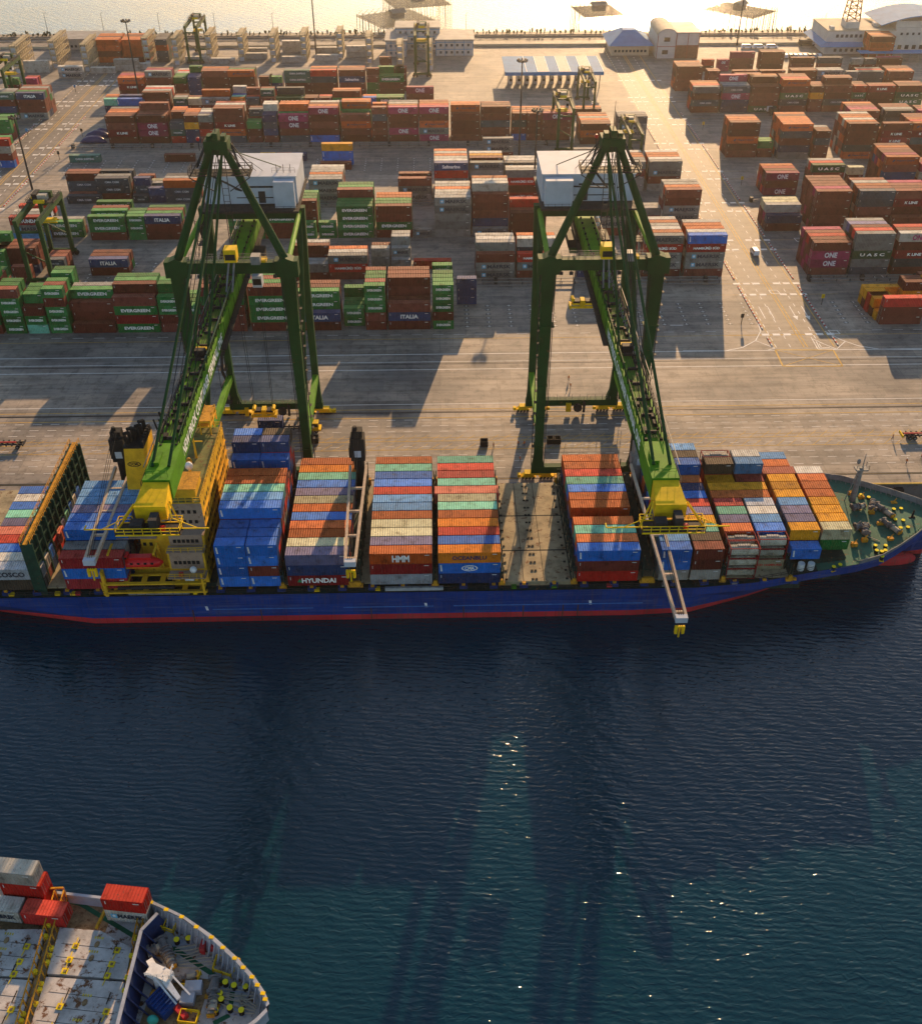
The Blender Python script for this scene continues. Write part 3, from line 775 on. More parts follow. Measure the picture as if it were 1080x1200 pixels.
for y, mt, w, dash in ((392, WH, .15, (3, 3)), (397, YE, .2, None), (415, WH, .3, None), (424, WH, .2, None), (433, WH, .25, None), (473.5, WH, .22, None), (479.5, YE, .25, None), (489.5, YE, .25, None), (492, WH, .14, (2.2, 2.2)), (499, WH, .14, (2.2, 2.2)),
                       (505.5, WH, .14, (2.2, 2.2)), (517, YE, .2, None), (513, YE, .14, None), (527, YE, .2, None), (523, WH, .13, (2.2, 2.2)), (533.5, WH, .14, (2.2, 2.2)), (541, WH, .14, (2.2, 2.2)), (549, WH, .14, (2.2, 2.2)), (562, YE, .18, None)):
    strip(-260, cy(y), 260, cy(y), w, mt, .015, dash)
for y0, y1 in ((510, 517), (520, 527)):
    for i in range(-90, 90): strip(i*2.9, cy(y1), i*2.9+2.6, cy(y0), .12, YE, .013)
strip(-260, cy(426.5), 260, cy(426.5), .35, DK, .012)
for Yr in (195.3, 224.4):
    strip(-400, Yr, 400, Yr, .75, DK, .013); MK.mat(paint('rail_steel', (.12, .09, .07), .4, .6)); MK.box(-400, 400, Yr-.05, Yr+.05, .0, .05)
# junction markings at the foot of the road
def poly(pts, w, mt):
    for a, b2 in zip(pts, pts[1:]): strip(a[0], a[1], b2[0], b2[1], w, mt, .019)
P = lambda *l: [un(x, y) for x, y in l]
poly(P((908, 410), (976, 410), (987, 429), (917, 429), (908, 410)), .45, YE); poly(P((908, 410), (987, 429)), .2, YE); poly(P((976, 410), (917, 429)), .2, YE)
poly(P((800, 411), (850, 411), (870, 407), (885, 399), (891, 388), (886, 372)), .3, WH); poly(P((966, 388), (985, 398), (1005, 405), (1030, 409), (1080, 409.5)), .3, WH)
poly(P((885, 399), (908, 408), (900, 410)), .28, WH); poly(P((950, 395), (958, 409), (980, 409), (990, 400)), .28, WH); poly(P((952, 397), (965, 403), (980, 409)), .28, WH); poly(P((956, 400), (960, 408), (972, 407)), .28, WH)
poly(P((785, 381), (800, 381)), .3, WH)
# corner-casting marks on empty ground slots
for X0, X1, Y0, n in ((8, 92, 270.5, 6), (118, 190, 270.5, 6), (-150, -60, 400, 6), (-60, 60, 400, 6), (-110, -80, 303, 6), (118, 160, 303, 5)):
    x = X0
    while x < X1:
        for r in range(n):
            y = Y0+r*2.6
            MK.mat(DK); MK.add([(x-.75, y-.5, .012), (x+.75, y-.5, .012), (x+.75, y+.5, .012), (x-.75, y+.5, .012)], [(0, 1, 2, 3)])
            strip(x-.65, y, x+.65, y, .2, WH, .018); strip(x, y-.45, x, y+.45, .2, WH, .022)
        x += 6.35
for px, py in ((1022, 322), (930, 279), (970, 387), (900, 340), (1040, 268)): poly(P((px, py), (px+10, py), (px+14, py+4), (px+4, py+4), (px, py)), .3, WH)
tag(MK.build('road_markings'), kind='structure')
# striped kerbs beside the roads
g = MB(); KR = paint('kerb_red', (.40, .03, .02), .7); KW = paint('kerb_white', (.62, .6, .55), .7)
for side in (1, 0):
    for off in (-9.3, 9.3):
        Y = 257.; i = 0
        while Y < 470:
            ok = all(abs((Y-k_y(k)+7.5) % 33-0) > 4.5 for k in (0,))
            if ok: g.mat(KR if i % 2 else KW); x = road_x(side, Y)+off; g.box(x-.18, x+.18, Y, Y+.98, 0, .22)
            Y += 1.; i += 1
tag(g.build('kerb'), kind='structure')
# ------------------------------------------------------------------ low barriers with pipes across the yard
ST = paint('galvanised_steel', (.26, .26, .25), .5, .5, rust=.04); DS = paint('dark_steel', (.035, .035, .035), .6, dirt=.5, rust=.06)
def barrier(x0, x1, Y, label):
    e = empty('guard_barrier', ((x0+x1)/2, Y, 0), label, 'barrier', 'low steel barriers between the yard blocks'); h = (x1-x0)/2
    b = MB(); b.mat(ST); b.box(-h, h, -.1, .1, 1.0, 1.25); b.box(-h, h, 2.6, 2.8, .8, 1.05); b.box(-h, h, -1.4, -1.25, .5, .7); b.build('rail', e)
    b = MB(); b.mat(DS)
    n = int(2*h/4)
    for i in range(n+1):
        x = -h+2*h*i/n; b.box(x-.1, x+.1, -.1, .1, 0, 1.0); b.box(x-.1, x+.1, 2.6, 2.8, 0, .8)
        if i % 4 == 0: b.box(x-.5, x+.5, .4, 2.2, 0, 1.6)
    b.split('post', e)
barrier(xat(395, 298), xat(842, 298), 297.6, 'low steel pipe barrier behind the first block, left of road')
barrier(xat(948, 298), xat(1150, 298), 297.6, 'low steel pipe barrier behind the first block, right of road')
barrier(xat(355, 364), xat(520, 364), 363.5, 'short low pipe barrier between grey and green stacks')
barrier(xat(85, 427), xat(640, 427), 427.0, 'long low pipe barrier behind the empty yard slots')
barrier(xat(880, 364), xat(900, 364), 363.5, 'shortest low barrier beside the right road')
# ------------------------------------------------------------------ floodlight masts
def mast(x, y, h, label):
    e = empty('light_mast', (x, y, 0), label, 'light mast', 'floodlight masts in the yard')
    b = MB(); b.mat(DS); b.tube((0, 0, 0), (0, 0, h), .42, .22, 8); b.build('pole', e)
    b = MB(); b.mat(DS); b.tube((0, 0, h-.3), (0, 0, h+.1), 1.3, 1.3, 10); b.build('ring', e)
    s = MB(); s.mat(DS); s.box(-.4, .4, -.25, .25, -.35, .45); s.mat(paint('lamp_glass', (.3, .3, .28), .2)); s.box(-.34, .34, -.27, -.26, -.28, .38); sm = s.mesh('floodlight')
    for i in range(8):
        o = link('floodlight', sm, e, (1.7*cos(i*pi/4), 1.7*sin(i*pi/4), h+.2)); o.rotation_euler.z = i*pi/4
x, y = un(165, 123); mast(x, y, 35, 'tall dark floodlight mast beside the left road')
x, y = un(38, 222); mast(x, y, 26, 'dark floodlight mast behind the left yard gantry')
x, y = un(371, 70); mast(x, y, 44, 'tallest floodlight mast, near the white office')
x, y = un(608, 183); mast(x, y, 36, 'floodlight mast in front of the blue gate canopy')
x, y = un(625, 232); mast(x, y, 31, 'slim floodlight mast beside the right gantry crane')
x, y = un(863, 53); mast(x, y, 42, 'floodlight mast on the far shore beside parked vans')
# ------------------------------------------------------------------ quay gantry cranes
GR = paint('crane_green', (.005, .055, .013), .42, dirt=.35, scale=.25, rust=.02, bump=.1)
GL = paint('crane_green_sunlit', (.085, .25, .006), .42, dirt=.35, scale=.4, rust=.02)  # crane green made lighter and yellower, low sunlight painted into the colour
YL_ = paint('crane_yellow', (.80, .50, .008), .45, dirt=.3, scale=.5, rust=.02)
GY = paint('machinery_house_grey', (.46, .49, .53), .5, dirt=.15, scale=.3, rust=.0)
BK = paint('black_steel', (.015, .016, .017), .5, dirt=.4)
YW, YLS = 195.3, 224.4; G_ = YLS-YW
def gantry(cx, bo, face, label, near, spr):
    e = empty('quay_crane', (cx, YW, 0), label, 'gantry crane', 'green quay cranes')
    P_ = lambda n, b: b.build(n, e)
    hw = 10.9
    for s in (-1, 1):
        b = MB(); b.mat(GR)      # waterside leg, flaring out to the sill and up to the portal beam
        b.loft([[(s*x-w/2 if 0 else s*x+q*w/2, r*d/2, z) for q, r in ((-1, -1), (1, -1), (1, 1), (-1, 1))] for x, w, d, z in
                ((hw, 2.9, 1.5, 3.4), (hw+.05, 2.1, 1.5, 5.5), (hw+.1, 1.8, 1.6, 9), (hw+.1, 1.9, 1.7, 25), (hw+.1, 2.3, 1.9, 40), (hw, 3.0, 2.1, 51.7))])
        b.box(s*hw-1.5, s*hw+1.7, -1.0, 1.0, 39.2, 39.5)
        for z in (9.2, 17, 25, 32): b.box(s*(hw+.1)-1.1, s*(hw+.1)+1.1, -.98, .98, z, z+.18)
        P_('leg', b)
        b = MB(); b.mat(DS); x_ = s*(hw+1.6)
        for q in (-.3, .3): b.bar((x_, q, 3.6), (x_, q, 51), .1)
        for i in range(60): b.bar((x_, -.3, 4+i*.78), (x_, .3, 4+i*.78), .06)
        for i in range(16): b.box(x_-.1, x_+.5, -.5, .5, 6+i*2.9, 6.1+i*2.9)
        b.bar((s*(hw-1.2), -.9, 4), (s*(hw-1.4), -1.0, 51), .12); b.bar((s*(hw-.9), -.9, 4), (s*(hw-1.1), -1.0, 51), .1)
        P_('ladder', b)
        b = MB(); b.mat(GR)
        b.loft([[(s*x+q*w/2, G_+r*d/2, z) for q, r in ((-1, -1), (1, -1), (1, 1), (-1, 1))] for x, w, d, z in
                ((hw-.9, 3.0, 1.4, 3.4), (hw-.6, 2.0, 1.4, 6), (hw-.5, 1.6, 1.4, 12), (hw-.5, 1.7, 1.5, 35), (hw-.5, 2.6, 1.9, 54))]); P_('leg', b)
        b = MB(); b.mat(GL); b.bar((s*hw, .7, 11), (s*(hw-.4), G_-.6, 11), 1.3, 1.5); P_('side_tie', b)
        b = MB(); b.mat(YL_ if 0 else GL); b.tube((s*hw, 1, 53), (s*(hw-.4), G_-.6, 53), .55); P_('side_tie', b)
        b = MB(); b.mat(GR); b.tube((s*hw, 1, 12), (s*(hw-.4), G_-.9, 51.5), .55); P_('diagonal_brace', b)
        b = MB(); b.mat(GR); b.tube((s*hw, 0, 53.8), (s*1.3, 1.5, 76), .85, .7, 12); P_('a_frame_leg', b)
        b = MB(); b.mat(GR); b.tube((s*1.0, 3.2, 75.5), (s*6.5, G_+6, 60.7), .1); P_('back_stay', b)
        b = MB(); b.mat(GR); b.box(s*hw-2.3, s*hw+2.3, -1.3, 1.3, 51.2, 54.6); b.tube((s*hw, -1.36, 52.9), (s*hw, 1.36, 52.9), 2.3, 2.3, 8); P_('joint', b)
    b = MB(); b.mat(GR); b.box(-hw+2.31, hw-2.31, -.95, .95, 51.9, 54.2); P_('portal_beam', b)
    b = MB(); b.mat(ST); b.rail([(-hw+2.4, -.9, 54.2), (hw-2.4, -.9, 54.2)], 1.1, .06, 1.5); b.rail([(-hw+2.4, .9, 54.2), (hw-2.4, .9, 54.2)], 1.1, .06, 1.5)
    b.mat(YL_); b.box(5.5, 7, -.9, .9, 54.21, 54.7); P_('handrail', b)
    for yy, x_ in ((0, hw), (G_, hw-.8)):
        b = MB(); b.mat(GR); b.box(-x_-1.5, x_+1.5, yy-.8, yy+.8, 1.9, 3.6); P_('sill_beam', b)
        for s in (-1, 1):
            w = MB(); w.mat(YL_)
            for q in (-2.1, 2.1): w.add([(s*x_+q-1.8, yy-.7, .7), (s*x_+q+1.8, yy-.7, .7), (s*x_+q+.6, yy-.7, 1.5), (s*x_+q-.6, yy-.7, 1.5), (s*x_+q-1.8, yy+.7, .7), (s*x_+q+1.8, yy+.7, .7), (s*x_+q+.6, yy+.7, 1.5), (s*x_+q-.6, yy+.7, 1.5)], [(0, 1, 2, 3), (7, 6, 5, 4), (0, 4, 5, 1), (1, 5, 6, 2), (2, 6, 7, 3), (3, 7, 4, 0)])
            w.box(s*x_-3, s*x_+3, yy-.85, yy+.85, 1.35, 1.85); w.box(s*x_-4.6, s*x_-3.9, yy-.5, yy+.5, .5, 1.3); w.box(s*x_+3.9, s*x_+4.6, yy-.5, yy+.5, .5, 1.3)
            bo_ = P_('bogie', w)
            wh = MB(); wh.mat(BK)
            for q in (-3.3, -2.5, -1.7, -.9, .9, 1.7, 2.5, 3.3): wh.tube((s*x_+q, yy-.35, .42), (s*x_+q, yy+.35, .42), .38, .38, 8)
            wh.split('wheels', bo_)
    b = MB(); b.mat(GR); b.box(-hw+1, hw-1, G_-.8, G_+.8, 51.5, 53.5); P_('portal_beam', b)
    b = MB(); b.mat(DS)
    for x_ in (-8.5, -6.5, 3.2, 8.5): b.box(x_-.35, x_+.35, -1.5, -1.05, 51.2, 51.8); b.bar((x_, -1, 51.9), (x_, -1.2, 51.5), .12)
    b.split('floodlight', e)
    # apex
    b = MB(); b.mat(GR); b.box(-2.2, 2.2, .2, 4.2, 75.2, 77.6); b.box(-.5, .5, .6, 3.6, 77.6, 79); b.box(-1.7, -.8, 1, 3, 77.6, 78.4); b.box(.9, 1.8, 1, 3, 77.6, 78.4); P_('apex_head', b)
    b = MB(); b.mat(DS)
    b.box(-5.8, 5.8, 0, 3.8, 71.2, 71.35); b.rail([(-5.8, 0, 71.3), (5.8, 0, 71.3), (5.8, 3.8, 71.3), (-5.8, 3.8, 71.3), (-5.8, 0, 71.3)], 1.2, .1, 1.3)
    for s in (-1, 1):
        b.bar((s*5.7, 0, 71), (s*2, .5, 76.5), .18); b.bar((s*5.7, 3.8, 71), (s*2, 3.8, 76.5), .18); b.bar((s*5.7, 0, 71), (s*1.5, 1, 68), .18); b.bar((s*4, 0, 73), (s*2.5, 3, 76), .35)
    b.bar((-.6, 4, 75), (-.6, 4, 56), .14); b.bar((.6, 4, 75), (.6, 4, 56), .14)
    for i in range(14): b.bar((-.6, 4, 57+i*1.3), (.6, 4, 57+i*1.3), .08)
    b.bar((-3.5, 1, 72), (1.5, 12, 64), .3); b.bar((1.5, 12, 64), (-3, G_, 58), .3)
    P_('service_platform', b)
    b = MB(); b.mat(paint('warning_red', (.6, .01, .01), .3)); b.ell((-3.2, 1, 77.9), (.35, .35, .4)); b.mat(DS); b.tube((-3.2, 1, 75.8), (-3.2, 1, 77.6), .08); P_('warning_light', b)
    b = MB(); b.mat(DS); b.tube((0, 2, 79), (0, 2, 84), .09, .04, 6); P_('antenna', b)
    # machinery house
    b = MB(); b.mat(GY); b.box(-10, 10.3, G_+.2, G_+15, 54.6, 60.6); b.box(-10.2, 10.5, G_, G_+15.2, 60.6, 60.75)
    if near: b.box(-9.6, -3.6, G_-3, G_+.2, 54.6, 60.3)
    else: b.box(5.6, 10.0, G_-2.4, G_+.2, 54.6, 60.3)
    hs = P_('machinery_house', b)
    w = MB(); w.mat(DS); w.box(-1 if near else 1.8, .1 if near else 3.3, G_+.12, G_+.19, 54.8, 57.4); w.build('door', hs)
    w = MB(); w.mat(DS); w.box(-2, 6, G_+.1, G_+.19, 58.2, 58.6); w.box(-3, 5, G_+.1, G_+.19, 55.9, 56.1); w.split('vent', hs)
    w = MB(); w.mat(DS)
    w.box(-10.5, 10.8, G_-4.2, G_+16, 54.1, 54.5); w.rail([(-10.5, G_-4.2, 54.5), (10.8, G_-4.2, 54.5)], 1.1, .06, 1.5); w.rail([(10.8, G_-4.2, 54.5), (10.8, G_+16, 54.5)], 1.1, .06, 1.5)
    w.rail([(5, G_+2, 60.8), (10, G_+2, 60.8)], 1.1, .05, 1.2)
    for x_ in (6, 7.5, 9): w.bar((x_, G_+2.2, 60.8), (x_, G_+2.2, 62.6), .12)
    w.build('walkway', hs)
    # boom and girder
    y0, y1 = (-75.8 if near else -74.6), G_+15; yt = y0+5.2
    b = MB(); b.mat(GL); b.box(bo-1.8, bo+1.8, yt, y1, 47.0, 50.2)
    b.mat(GR); b.box(bo-1.9, bo+1.9, yt+.1, y1-.2, 46.7, 47.0)
    for yy in range(-66, 40, 6): b.box(bo-1.86, bo+1.86, yy, yy+.2, 47.1, 50.0)
    bm = P_('boom', b)
    t = MB(); t.mat(YL_)
    t.add([(bo+sx*w, y, z) for y, w, za, zb in ((yt, 1.9, 46.8, 50.25), (y0, 2.3, 47.2, 49.6)) for sx, z in ((-1, za), (1, za), (1, zb), (-1, zb))], [(0, 1, 2, 3), (7, 6, 5, 4), (0, 4, 5, 1), (1, 5, 6, 2), (2, 6, 7, 3), (3, 7, 4, 0)]); t.build('boom_tip', bm)
    t = MB(); t.mat(GL); t.box(bo-2.05, bo+2.05, yt+.2, yt+10, 46.9, 50.5); t.box(bo-1.5, bo-.3, yt+4, yt+7, 50.5, 51.0); t.rail([(bo-1.6, yt+1, 50.5), (bo+1.6, yt+1, 50.5)], 1.2, .06, 1); t.build('boom_tip', bm)
    p = MB(); p.mat(YL_)
    p.bar((bo-9.5, y0-1.7, 46.9), (bo+8.5, y0-1.7, 46.9), .16); p.bar((bo-9.5, y0-1.7, 46.9), (bo-9.5, y0-.7, 46.9), .16)
    for yy in (y0-.2, y0-3.2): p.bar((bo-4.6, yy, 46.9), (bo+4.6, yy, 46.9), .18)
    p.rail([(bo-4.6, y0-3.2, 46.9), (bo+4.6, y0-3.2, 46.9)], 1.2, .1, 1.2)
    for s in (-1, 1):
        p.rail([(bo+s*4.6, y0-3.2, 46.9), (bo+s*4.6, y0-.2, 46.9), (bo+s*2.7, y0-.2, 46.9)], 1.2, .1, 1.2)
        p.bar((bo+s*4.6, y0-1.5, 46.9), (bo+s*2.4, y0+2, 49), .22); p.bar((bo+s*7, y0-1.7, 46.9), (bo+s*3.5, y0-1.7, 48.8), .1); p.bar((bo+s*3.5, y0-1.7, 48.8), (bo+s*2.5, y0+1, 49.4), .2)
    p.mat(DS); p.box(bo-4.8, bo+4.8, y0-3.1, y0-.3, 46.78, 46.88); p.box(bo-2.6, bo-.8, y0-2.6, y0-1, 46.9, 48.3); p.box(bo+.2, bo+1.4, y0-2.6, y0-.6, 46.9, 49.1); p.mat(paint('warning_red', (.6, .01, .01))); p.box(bo+1.6, bo+2.3, y0-2.4, y0-1.8, 46.9, 47.6)
    p.build('tip_platform', bm)
    for s in (-1, 1):
        ya = -24 if s == face else yt+2
        w = MB(); w.mat(DS); w.box(*sorted((bo+s*1.95, bo+s*3.0)), ya, y1, 47.4, 47.5); w.rail([(bo+s*3.0, ya, 47.5), (bo+s*3.0, y1, 47.5)], 1.15, .07, 1.6)
        w.mat(BK); w.bar((bo+s*2.2, ya, 48.0), (bo+s*2.2, y1, 48.0), .16); w.bar((bo+s*1.2, -64, 50.35), (bo+s*1.2, y1-20, 50.35), .14)
        for yy in range(-60, 40, 3): w.box(bo+s*1.2-.2, bo+s*1.2+.2, yy, yy+.35, 50.21, 50.6)
        w.build('walkway', bm)
    for s in (-1, 1):
        w = MB(); w.mat(GR if s == face else DS); x_ = bo+s*1.55; k = 0
        yy = yt+10.5
        while yy < 12:
            w.bar((x_, yy, 50.2), (x_, yy, 51.5), .12); w.bar((x_, yy, 50.2), (x_, yy+1.25, 51.5), .09); w.bar((x_, yy+1.25, 51.5), (x_, yy+2.5, 50.2), .09); yy += 2.5
        w.bar((x_, yt+10.5, 51.5), (x_, 12, 51.5), .14); w.build('top_truss', bm)
    w = MB(); w.mat(DS)
    for q in (-.55, -.2, .2, .55): w.bar((bo+q, yt+11, 50.5), (bo+q, 12, 50.5), .07)
    for yy in range(-58, 12, 5): w.box(bo-.8, bo+.8, yy, yy+.25, 50.2, 50.75)
    w.mat(ST); w.bar((bo-3.4*face, yt+6, 48.8), (bo-3.4*face, y1, 48.8), .12); w.build('cable_tray', bm)
    w = MB(); w.mat(BK)
    rr = random.Random(5)
    for yy in range(-58, 12, 2):
        s = rr.choice((-1, 1)); w.box(bo-s*.9-.3, bo-s*.9+.3, yy, yy+rr.uniform(.4, 1.4), 50.2, 50.2+rr.uniform(.2, .8))
    w.mat(ST)
    for i in range(24): yy = -34+i*1.7; w.bar((bo+.9, yy, 50.3), (bo+1.3, yy+.9, 51.3), .12); w.bar((bo+1.3, yy+.9, 51.3), (bo+.9, yy+1.7, 50.3), .12)
    for x_ in (-.9, .9): w.mat(BK); w.bar((bo+x_, -14, 50.3), (bo+x_-.2, -13, 53.4), .3)
    w.mat(YL_); w.box(bo-1.1, bo+1.1, -30.5, -29.6, 50.2, 51.2); w.mat(BK); w.box(bo-.9, bo+.9, -31.9, -30.6, 50.2, 51.6)
    w.split('sheaves', bm)
    lt = textmb('NEW PRIOK CONTAINER TERMINAL ONE', (.85, .88, .82), 2.0, 38., .03)
    t = MB(); R = Matrix.Rotation(pi/2*face, 4, 'Z'); t.addm(lt, Matrix.Translation((bo+face*1.875, -40, 48.6)) @ R); t.build('lettering', bm)
    for yy in (yt+3.6, -31.):
        for s in (-1, 1):
            b = MB(); b.mat(GR); b.tube((s*.9, .5, 75), (bo+s*1.25, yy, 50.6), .26, .26, 8); P_('forestay', b)
    b = MB(); b.mat(BK)
    for s in (-.5, -.2, .25, .55): b.tube((s, 1, 76.5), (bo+s*2.4, -52+s*8, 50.4), .07, .07, 5); b.tube((s, 4, 76.5), (s*5, G_+4, 60.6), .06, .06, 5)
    P_('hoist_cables', b)
    # driver cabin on the portal beam, trolley under the girder
    b = MB(); b.mat(YL_); b.box(-.9, 1.5, -2.4, .2, 54.9, 57.5); b.mat(BK); b.box(-.7, 1.3, -2.44, -2.39, 55.4, 56.6); b.mat(ST); b.box(4.2, 6, -2.2, -.2, 54.3, 56.0)
    b.bar((-.2, -1.3, 54.9), (-.6, -6, 50.4), .3); b.bar((.8, -1.3, 54.9), (.6, -6, 50.4), .3); P_('hinge_cabin', b)
    ty, sz, sy = spr
    b = MB(); b.mat(GR); b.box(bo-4.2, bo+4.2, ty-3.5, ty+3.5, 45.2, 46.4); b.mat(BK); b.box(bo-4.6, bo-2.2, ty-3, ty+3, 46.4, 48.2); b.box(bo+2.2, bo+4.6, ty-3, ty+3, 46.4, 48.2); b.mat(GY); b.box(bo+2.4, bo+4.4, ty-6.2, ty-3.6, 42.6, 45.2)
    b.mat(BK); b.box(bo+2.5, bo+4.3, ty-6.24, ty-6.19, 43.2, 44.6); tr = P_('trolley', b)
    b = MB(); b.mat(BK)
    for sx in (-2.6, 2.6):
        for q in (-1, 1): b.tube((bo+sx, ty+q*1.5, 45.4), (bo+sx*.85, ty+q*.8, sz+2.2), .055, .055, 5)
    b.split('hoist_rope', tr)
    b = MB(); b.mat(YL_); b.box(bo-3.0, bo+3.0, ty-1.2, ty-.9, sz, sz+.5); b.box(bo-3.0, bo+3.0, ty+.9, ty+1.2, sz, sz+.5)
    for sx in (-3.0, 2.6): b.box(bo+sx, bo+sx+.4, ty-1.22, ty+1.22, sz-.2, sz+.7)
    b.box(bo-2.4, bo+2.4, ty-.8, ty+.8, sz+.6, sz+1.2); b.box(bo-.5, bo+.5, ty-1, ty+1, sz-.1, sz+1.9); b.mat(BK); b.box(bo-2.2, bo-.7, ty-.9, ty+.9, sz+1.2, sz+1.7); b.box(bo+.7, bo+2.2, ty-.9, ty+.9, sz+1.2, sz+1.7)
    b.mat(YL_)
    for sx in (-2.3, 2.3): b.tube((bo+sx, ty-.9, sz+2), (bo+sx, ty+.9, sz+2), .45, .45, 8)
    b.split('spreader', tr)
    # stair tower and lift on one landside leg
    s = near_s = (1 if near else -1)
    b = MB(); b.mat(DS); xx = s*(hw+.9)
    zs = [4.5+i*4.6 for i in range(11)]
    for i, z in enumerate(zs):
        b.box(xx-.8, xx+1.2*1, G_-2.2, G_+1.4, z, z+.1); b.rail([(xx-.8, G_-2.2, z), (xx+1.2, G_-2.2, z), (xx+1.2, G_+1.4, z)], 1.1, .07, 1.2)
        if i: b.bar((xx, G_-2 if i % 2 else G_+1.2, zs[i-1]), (xx, G_+1.2 if i % 2 else G_-2, z), .7, .12)
    for q in ((xx-.8, G_-2.2), (xx+1.2, G_-2.2), (xx+1.2, G_+1.4)): b.bar((q[0], q[1], 2), (q[0], q[1], 52), .12)
    P_('stair_tower', b)
    b = MB(); b.mat(YL_); b.box(-hw+3, -hw+3.9, G_-1.4, G_-.8, .3, 2.6); b.box(-1.5, -.2, G_-1.6, G_-.9, .6, 2.9); b.mat(DS); b.tube((1.5, G_-1.6, 1.6), (1.5, G_-.9, 1.6), 1.1, 1.1, 14); b.box(2.8, 3.4, G_-1.3, G_-.85, .2, 3.2); P_('equipment_cabinet', b)
    b = MB(); b.mat(ST)
    for i in range(-5, 6): b.bar((i*1.9, G_-.85, 3.65), (i*1.9, G_-.5, 5.2), .08)
    b.rail([(-9, G_-.85, 3.65), (9, G_-.85, 3.65)], 1.1, .05, 1.5)
    P_('handrail', b)
gantry(33.0, .3, -1, 'right green quay gantry crane over the empty hatch, boom tip yellow', True, (26., 30.6, 0))
gantry(-41.2, -1.2, 1, 'left green quay gantry crane reaching over the yellow superstructure', False, (18.5, 6.5, 0))
# ------------------------------------------------------------------ rubber tyred yard gantries
def rtg_proto():
    e = empty('yard_gantry', (0, 0, 0), '', 'yard crane'); b = None
    for x in (-3.4, 3.4):
        for y in (0, 22.5):
            b = MB(); b.mat(GR); b.bar((x, y, 1.6), (x, y, 19), 1.25, 1.0); l = b.build('leg', e)
        b = MB(); b.mat(GR); b.box(x-.6, x+.6, -.8, 23.3, 19.0, 20.7); b.mat(DS); b.rail([(x+(.6 if x > 0 else -.6), 0, 20.6), (x+(.6 if x > 0 else -.6), 22.5, 20.6)], 1., .06, 2); b.build('girder', e)
    for y in (0, 22.5):
        b = MB(); b.mat(GR); b.box(-4.6, 4.6, y-.5, y+.5, 1.2, 2.1); b.bar((-3.4, y, 11), (3.4, y, 7), .3); b.box(-3.4, 3.4, y-.3, y+.3, 16.6, 17.3); b.split('sill_beam', e)
        for x in (-3.6, 3.6):
            b = MB(); b.mat(BK); b.tube((x-.7, y-.5, .75), (x-.7, y+.5, .75), .75, .75, 12); b.tube((x+.9, y-.5, .75), (x+.9, y+.5, .75), .75, .75, 12); b.build('wheel', e)
    b = MB(); b.mat(BK); b.box(-2.6, -1.2, 15, 19.4, 20.9, 22.9); b.mat(GR); b.box(-1.1, 2.6, 17.4, 19, 20.9, 22.8); b.mat(BW_ := paint('cabinet_cream', (.42, .38, .30))); b.box(-1.0, 1.8, 15, 17.2, 20.9, 22.6); b.mat(DS); b.box(-4.2, 4.2, 13.6, 20.5, 20.62, 20.9); b.rail([(-4.2, 13.6, 20.9), (4.2, 13.6, 20.9), (4.2, 20.5, 20.9), (-4.2, 20.5, 20.9), (-4.2, 13.6, 20.9)], 1.1, .08, 1.4)
    b.mat(YL_); b.box(-1.6, 1.6, 12.6, 13.6, 20.9, 21.8); b.tube((-2.9, 16, 21.4), (-2.9, 18, 21.4), .5); b.build('trolley', e)
    b = MB(); b.mat(GY); b.box(1.4, 2.9, 13, 15, 16.4, 18.6); b.mat(BK); b.box(1.5, 2.8, 12.96, 13., 16.8, 18.2); b.build('driver_cabin', e)
    b = MB(); b.mat(YL_); b.box(-3, 3, 15.8, 16.1, 13.4, 13.8); b.box(-3, 3, 17.9, 18.2, 13.4, 13.8); b.box(-2.6, 2.6, 16.1, 17.9, 13.9, 14.5); b.mat(BK)
    for x in (-2, 2): b.tube((x, 17, 14.5), (x, 17, 20.8), .06, .06, 5)
    b.split('spreader', e)
    b = MB(); b.mat(GY); b.box(4.0, 5.6, 8, 12, 1.3, 3.2); b.build('power_unit', e)
    return e
RG = 'green yard gantries over the stacks'
pr0 = rtg_proto()
for i, (x, y, sc_, lab) in enumerate(((-122.6, 301.2, 1.0, 'nearest green yard gantry, at the left edge of the yard'), (51.0, 419, .84, 'green yard gantry left of two in front of the gate canopy'), (66.5, 468, .68, 'green yard gantry right of the blue gate canopy'),
        (75.5, 398, .68, 'green yard gantry just behind the right quay crane'), (-121, 556, .85, 'lone green yard gantry among the pale racks at top left'), (-6.8, 529, .92, 'green yard gantry in front of the white office'), (un(7, 133)[0], un(7, 133)[1], .9, 'green yard gantry at upper left, beyond the left road'))):
    o = pr0 if i == 0 else copy_tree(pr0); o.location = (x, y, 0); o.scale = (sc_, 1.0, sc_); tag(o, lab, 'yard crane', RG)
# ------------------------------------------------------------------ the blue container ship
WZ = -4.4
BLU = hullmat('hull_blue', (.003, .040, .21), .55); RED = hullmat('hull_red', (.52, .03, .035), .9)
DKG = paint('deck_green', (.035, .13, .085), .6, dirt=.4, scale=.3, rust=.07); DKD = paint('deck_dark_green', (.012, .035, .028), .6, dirt=.5, scale=.5, rust=.08)
OCH = paint('superstructure_yellow', (.72, .40, .02), .5, dirt=.3, scale=.35, rust=.05); TAN = paint('deck_tan', (.33, .23, .16), .7, dirt=.3, scale=.4, rust=.06)
HAT = paint('hatch_cover_tan', (.36, .29, .17), .75, dirt=.5, scale=.3, rust=.10); ORY = paint('lashing_orange', (.60, .28, .02), .6, dirt=.5, scale=1., rust=.1)
ship = empty('container_ship', (0, 171.5, 0), 'long dark blue container ship moored at the quay, loaded with boxes', 'ship')
SC_ = 171.5
